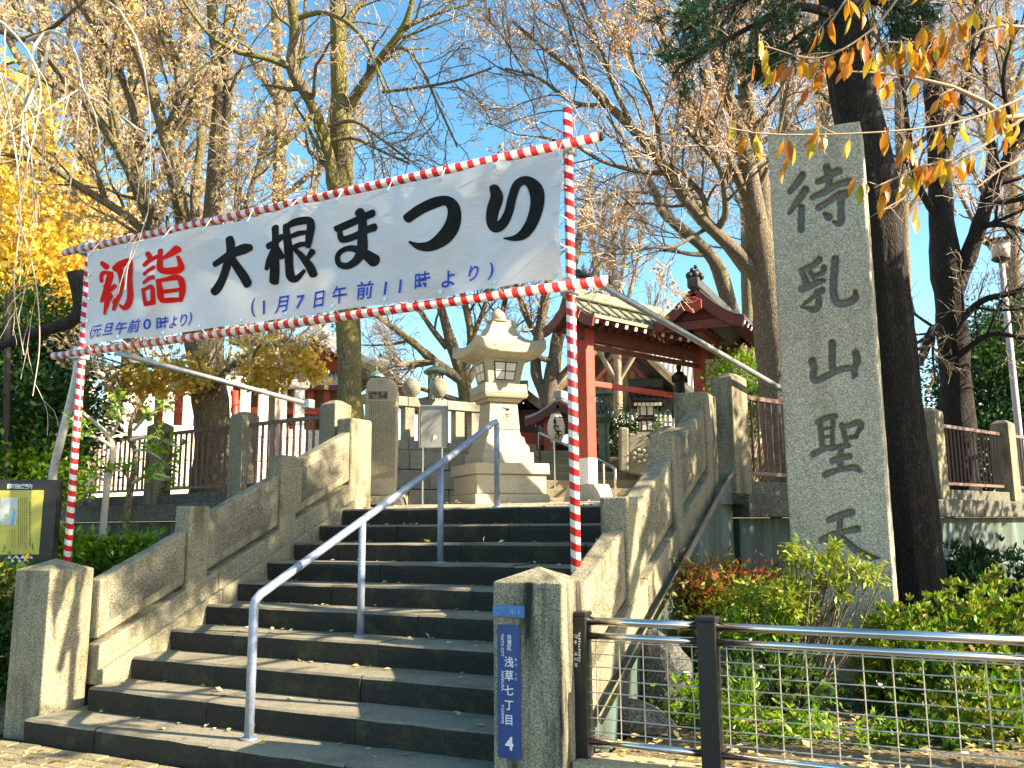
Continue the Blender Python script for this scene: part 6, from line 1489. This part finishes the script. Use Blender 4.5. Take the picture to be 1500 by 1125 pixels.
# ------------------------------------------------------------------ bushes and evergreens
def leaf_cloud(C, rad, n, clumps, rng, spread=.22, shell=.55):
    d = rng.normal(size=(clumps, 3)); d /= np.linalg.norm(d, axis=1, keepdims=True)
    rr_ = (shell + (1 - shell) * rng.random(clumps))[:, None]
    cl = np.array(C) + d * rr_ * np.array(rad)
    k_ = rng.integers(0, clumps, n); p = cl[k_] + rng.normal(0, 1, (n, 3)) * spread * np.mean(rad) * rng.uniform(.5, 1.2, clumps)[k_][:, None]
    out = (p - np.array(C)); return p, out
def bush(name, label, cat, blobs, leaf, size, twig=BARK, seed=1, aspect=.4, stem_z=None, group=None, whorl=False):
    rg_ = np.random.default_rng(seed); c0 = blobs[0][0]; zb = stem_z if stem_z is not None else c0[2] - blobs[0][1][2]
    root = thing(name, label, cat, (c0[0], c0[1], zb), group)
    tips = []
    for bi, (C, rad, n, cl, m_) in enumerate(blobs):
        if whorl:
            cen, o_ = leaf_cloud(C, rad, n // 7, cl, rg_, .16, .5); axis = o_ / np.maximum(np.linalg.norm(o_, axis=1, keepdims=True), 1e-9) * .6 + np.array([0, 0, .8])
            p = np.repeat(cen, 7, 0); dd = np.repeat(axis, 7, 0) + rg_.normal(0, .75, (len(p), 3))
        else:
            p, o_ = leaf_cloud(C, rad, n, cl, rg_); dd = o_ / np.maximum(np.linalg.norm(o_, axis=1, keepdims=True), 1e-9) * .8 + rg_.normal(0, .7, p.shape)
        V, F = leaf_quads(p, size, rg_, dd, .6, aspect); o = mesh_np('leaves', V, F, m_ or leaf, root); o['kind'] = 'stuff'
        tips.append(p[rg_.integers(0, len(p), 26)])
    tp = np.concatenate(tips); b0 = np.array([c0[0], c0[1], zb])
    P = np.stack([smooth_path(np.array([b0 + rg_.normal(0, .06, 3) * [1, 1, 0], b0 * .5 + t * .5 + rg_.normal(0, .06, 3), t]), 7) for t in tp[::2]])
    V, F = tubes_np(P, np.tile(np.linspace(.010, .003, 7), (len(P), 1)), 4); o = mesh_np('stems', V, F, twig, root); o['kind'] = 'stuff'
    return root
P_ = lambda x, y, d: at(x, y, d)
bush('evergreen_tree', 'broad dark evergreen added out of view to shade the retaining wall and balustrade', 'tree',  # unseen tree added outside the view to shade wall, balustrade and upper steps
     [(np.array([10.2, 5.6, 3.4]), (2.0, 2.0, 2.4), 9000, 200, None), (np.array([10.8, 8.2, 3.6]), (2.0, 1.8, 2.4), 7500, 180, None), (np.array([9.6, 4.5, 4.7]), (1.1, 1.0, 1.2), 2600, 60, None), (np.array([9.4, 3.4, 5.0]), (1.0, .8, .9), 2200, 50, None)], L_DARK, .16, seed=80, aspect=.55, stem_z=.4)
bush('azalea_bush', 'rounded azalea bush with glossy yellow-green leaves right of the monument foot', 'bush',
     [(P_(1400, 985, 5.6), (.62, .55, .50), 9000, 150, None), (P_(1330, 960, 5.6), (.32, .35, .38), 3500, 60, None), (P_(1480, 930, 5.7), (.4, .4, .4), 4000, 70, None), (P_(1400, 1060, 5.3), (.62, .4, .32), 3500, 60, L_GREEN), (P_(1450, 1075, 4.75), (.42, .22, .24), 2600, 50, None), (P_(1340, 1085, 4.7), (.25, .2, .14), 900, 24, L_GREEN)], L_AZALEA, .055, seed=81, aspect=.42, stem_z=.15, whorl=True)
bush('nandina_bush', 'nandina bush with red-tipped feathery leaves in front of the flank wall', 'bush',
     [(P_(1040, 905, 6.2), (.42, .38, .30), 3600, 90, L_NANDINA), (P_(1050, 855, 6.3), (.42, .34, .10), 2000, 40, L_NANDRED), (P_(1010, 870, 6.3), (.22, .2, .12), 700, 16, L_NANDRED), (P_(1045, 980, 6.0), (.42, .3, .32), 1800, 50, L_GREEN)], L_NANDINA, .06, seed=82, aspect=.3, stem_z=.15)
bush('nandina_bush', 'bright yellow-green nandina sprays overlapping the foot of the monument', 'bush',
     [(P_(1140, 880, 5.6), (.26, .25, .14), 1300, 34, L_NANDINA), (P_(1190, 812, 5.6), (.17, .16, .07), 420, 14, L_NANDINA), (P_(1242, 838, 5.5), (.20, .18, .04), 330, 12, L_NANDINA), (P_(1215, 862, 5.5), (.12, .12, .05), 200, 8, L_NANDINA), (P_(1110, 915, 5.6), (.30, .28, .14), 1100, 30, L_LIGHT), (P_(1120, 975, 5.6), (.30, .25, .2), 700, 30, L_GREEN)], L_NANDINA, .062, seed=83, aspect=.3, stem_z=.15)
bush('nandina_bush', 'dark whorled shrub against the stained wall at the right edge', 'bush',
     [(P_(1470, 850, 7.4), (.5, .4, .26), 3200, 70, L_DARK), (P_(1410, 830, 7.5), (.18, .18, .2), 700, 20, L_DARK), (P_(1420, 890, 7.2), (.5, .4, .3), 2000, 50, L_DARK)], L_DARK, .075, seed=84, aspect=.28, stem_z=.25, whorl=True)
bush('low_bush', 'low leafy undergrowth behind the middle of the mesh fence', 'bush',
     [(P_(1000, 1010, 5.9), (.35, .3, .22), 1600, 40, L_GREEN), (P_(1110, 1010, 5.4), (.4, .3, .28), 1500, 40, L_GREEN), (P_(960, 1000, 6.4), (.3, .2, .25), 600, 20, L_LIGHT), (P_(1010, 1050, 5.2), (.24, .18, .24), 1300, 30, L_LIGHT), (P_(1110, 1055, 4.9), (.30, .16, .18), 1000, 24, L_LIGHT), (P_(1230, 1085, 4.75), (.38, .16, .11), 800, 26, L_LIGHT), (P_(940, 1060, 5.2), (.14, .12, .14), 420, 14, L_GREEN)], L_GREEN, .06, seed=85, aspect=.35, stem_z=.12)
bush('ground_ivy', 'bright ground cover leaves around the base of the left striped pole', 'ground cover',
     [(P_(110, 815, 7.9), (.35, .3, .16), 2600, 60, L_LIGHT), (P_(185, 812, 8.1), (.45, .3, .13), 2600, 60, L_LIGHT), (P_(150, 845, 7.9), (.6, .35, .2), 2500, 60, L_GREEN), (P_(230, 815, 8.4), (.3, .25, .08), 900, 30, L_LIGHT)], L_LIGHT, .075, seed=86, aspect=.5, stem_z=.6)
bush('evergreen_shrub', 'dark leafy shrub with yellow leaves beside the left stair post', 'bush',
     [(P_(-15, 900, 6.9), (.42, .4, .45), 3600, 90, L_GREEN), (P_(-20, 960, 6.7), (.4, .4, .45), 3000, 80, L_DARK), (P_(-5, 870, 6.8), (.3, .25, .2), 260, 20, L_GOLD)], L_GREEN, .07, seed=87, aspect=.45, stem_z=.05)
bush('evergreen_tree', 'dense dark evergreen with glossy leaves at the left behind the map board', 'tree',
     [(P_(60, 630, 10.6), (.75, .7, .75), 7000, 200, None), (P_(20, 560, 11), (.7, .7, .7), 5000, 150, None), (P_(70, 530, 11.2), (.5, .5, .55), 3500, 100, None), (P_(55, 690, 10.2), (.55, .5, .35), 2600, 70, L_LIGHT), (P_(-40, 660, 10.4), (.8, .7, .9), 4500, 140, None), (P_(40, 480, 11.4), (.8, .6, .5), 2600, 80, L_GREEN)], L_DARK, .085, seed=88, aspect=.5, stem_z=.95)
bush('evergreen_tree', 'glossy dark evergreen hedge tree behind the bar railing, by the lamp post', 'tree',
     [(P_(1460, 560, 16), (1.1, 1, 1.0), 11000, 260, None), (P_(1500, 500, 16.5), (1.0, 1, .9), 7000, 200, None), (P_(1440, 660, 15.5), (1.2, .9, .8), 8000, 200, None), (P_(1530, 620, 15.8), (1.0, 1, 1.3), 8000, 200, None), (P_(1340, 660, 16), (.7, .6, .5), 3000, 80, L_GREEN)], L_DARK, .10, seed=89, aspect=.5, stem_z=1.65)
bush('evergreen_shrub', 'round green shrub under the bronze lantern beyond the gate', 'bush',
     [(P_(905, 655, 14.2), (.55, .5, .42), 2600, 70, None), (P_(940, 612, 14.6), (.4, .4, .3), 1200, 40, L_LIGHT)], L_GREEN, .07, seed=90, stem_z=1.7)
bush('evergreen_shrub', 'green shrub showing between the fence and the conifer trunk', 'bush',
     [(P_(1085, 560, 12.5), (.5, .5, .4), 2000, 60, L_LIGHT), (P_(1130, 600, 12), (.4, .4, .4), 1500, 50, None)], L_GREEN, .08, seed=91, stem_z=1.7)
bush('ginkgo_tree', 'golden leafed ginkgo filling the left edge above the evergreens', 'tree',
     [(P_(20, 340, 15), (1.5, 1.3, 1.5), 6500, 240, None), (P_(-30, 200, 15.5), (1.5, 1.3, 1.6), 4500, 180, None), (P_(75, 420, 14.5), (1.0, .9, .9), 3200, 130, None), (P_(10, 440, 14), (1.1, .9, .8), 2600, 100, None), (P_(130, 330, 15.5), (.8, .8, .9), 1300, 60, L_PALE)], L_GOLD, .105, seed=92, aspect=.8, stem_z=1.7)
rg = np.random.default_rng(93); G1 = bpy.data.objects['ginkgo_tree']
for C, rad, n_, cl_2 in ((P_(240, 555, 11.2), (.75, .5, .13), 900, 40), (P_(200, 560, 11.2), (.35, .35, .18), 500, 24), (P_(400, 525, 11), (.75, .5, .22), 900, 40), (P_(440, 545, 11), (.3, .3, .12), 300, 14), (P_(280, 540, 11.1), (.3, .3, .2), 300, 14), (P_(395, 560, 11), (.3, .3, .1), 260, 12)):
    p, o_ = leaf_cloud(C, rad, n_, cl_2, rg); V, F = leaf_quads(p, .075, rg, o_ * .5 + rg.normal(0, .7, p.shape) - [0, 0, .4], .6, .85); o = mesh_np('leaves', V, F, L_GOLD, G1); o['kind'] = 'stuff'

# camellia: two pale stems, layered leaf sprays
ca = thing('camellia_tree', 'young camellia with pale twisted stems and bright green leaves, left of the stairs', 'tree', at(152, 812, 8.35))
st_ = [[(148, 830, 8.3, 6), (150, 790, 8.3, 5.5), (153, 750, 8.3, 5), (158, 705, 8.3, 5), (165, 660, 8.3, 4.5), (160, 640, 8.3, 3.5), (140, 620, 8.2, 3), (115, 600, 8.1, 2.2)],
       [(178, 830, 8.5, 5.5), (184, 775, 8.5, 5), (188, 735, 8.5, 5), (196, 690, 8.5, 4.5), (198, 660, 8.5, 4), (190, 640, 8.5, 3.5), (195, 610, 8.5, 3), (215, 580, 8.5, 2)]]
lm = [[(165, 655, 8.3, 3), (140, 640, 8.2, 2.5), (118, 635, 8.1, 2), (105, 610, 8.1, 1.4)], [(192, 645, 8.5, 3), (220, 640, 8.4, 2.4), (250, 650, 8.3, 1.8), (262, 660, 8.3, 1.2)], [(190, 710, 8.5, 3), (220, 695, 8.4, 2.4), (250, 700, 8.3, 1.6)], [(158, 705, 8.3, 2.6), (140, 700, 8.2, 2), (118, 712, 8.1, 1.4)], [(196, 630, 8.5, 2.6), (215, 610, 8.4, 2), (240, 600, 8.4, 1.4)], [(162, 640, 8.3, 2.4), (175, 615, 8.2, 2), (170, 590, 8.1, 1.4)], [(190, 705, 8.5, 2.4), (180, 690, 8.3, 2), (160, 690, 8.2, 1.4)], [(196, 660, 8.5, 2.4), (215, 660, 8.3, 2), (235, 672, 8.2, 1.4)]]
for i, s in enumerate(st_):
    P, r = limb(s, 22); V, F = tubes_np(P[None], r[None], 10); mesh_np('trunk', V, F, TWIGPALE if i == 0 else BARK, ca, True)
rg = np.random.default_rng(94); LL = []
for l in lm:
    P, r = limb(l, 10); V, F = tubes_np(P[None], r[None], 6); mesh_np('limb', V, F, TWIGPALE, ca, True); LL.append((P, r))
P = np.stack([p for p, _ in LL]); Rr = np.stack([r for _, r in LL]); P1, R1 = spawn(P, Rr, 7, .24, .8, rg, up=.05, jit=.2, n=4, rr=.5, rmin=.003, tmin=.35)
V, F = tubes_np(P1, R1, 3); o = mesh_np('twigs', V, F, TWIGPALE, ca); o['kind'] = 'stuff'
C = along(P1, 9, rg, .3); d = rg.normal(size=C.shape); d[:, 2] -= .25; V, F = leaf_quads(C, .085, rg, d, 1.2, .42); o = mesh_np('leaves', V, F, L_LIGHT, ca); o['kind'] = 'stuff'

# ------------------------------------------------------------------ fallen leaves
rg = np.random.default_rng(95)
pts = []
for i in range(1, 11):
    n_ = 26 if i > 3 else 16
    for q in range(n_):
        u = rg.uniform(.05, 3.3); back = rg.random() < .7
        v = (i - 1) * TREAD + (rg.uniform(.24, .34) if back else rg.uniform(.04, .34)); pts.append((u, v, i * RISE + .006))
for q in range(60): pts.append((rg.uniform(-1.3, 1.3), rg.uniform(-1.1, -.05), .012))
for q in range(140): pts.append((rg.uniform(-.3, 3.8), rg.uniform(3.7, 6.5), 1.62 + .06 * rg.random()))
for q in range(900): pts.append((rg.uniform(3.9, 6.4), .44 + 2.1 * rg.random() ** 1.4, .25 + .05 * rg.random()))
for q in range(50): pts.append((rg.uniform(3.8, 6.2), rg.uniform(.2, .42), .268))
for q in range(160): pts.append((rg.uniform(-2.5, -.6), rg.uniform(.1, 1.6), .15 + .4 * rg.random()))
C = np.array(pts); d = rg.normal(size=C.shape); d[:, 2] = rg.uniform(-.05, .35, len(C))
nrm = np.zeros_like(C); V, F = leaf_quads(C, .048, rg, d, 5.0, .75, .3); V[:, 2] = np.maximum(V[:, 2], np.repeat(C[:, 2], 4) + .001)
tag(mesh_np('fallen_leaves', V, F, L_FALLEN), kind='stuff')
for (u, v, z), s_ in (((.55, -.22, .02), .10), ((1.02, -.10, .02), .09)):
    o = bpy.data.objects.new('fallen_leaf', LM[1]); COL.objects.link(o); o.location = (u, v, z); o.scale = (s_,) * 3; o.rotation_euler = (.15, .2, 2.2 + u)
    tag(o, 'curled orange fallen leaf on the paving by the bottom step' if u < .8 else 'orange fallen leaf against the riser of the bottom step', 'leaf')
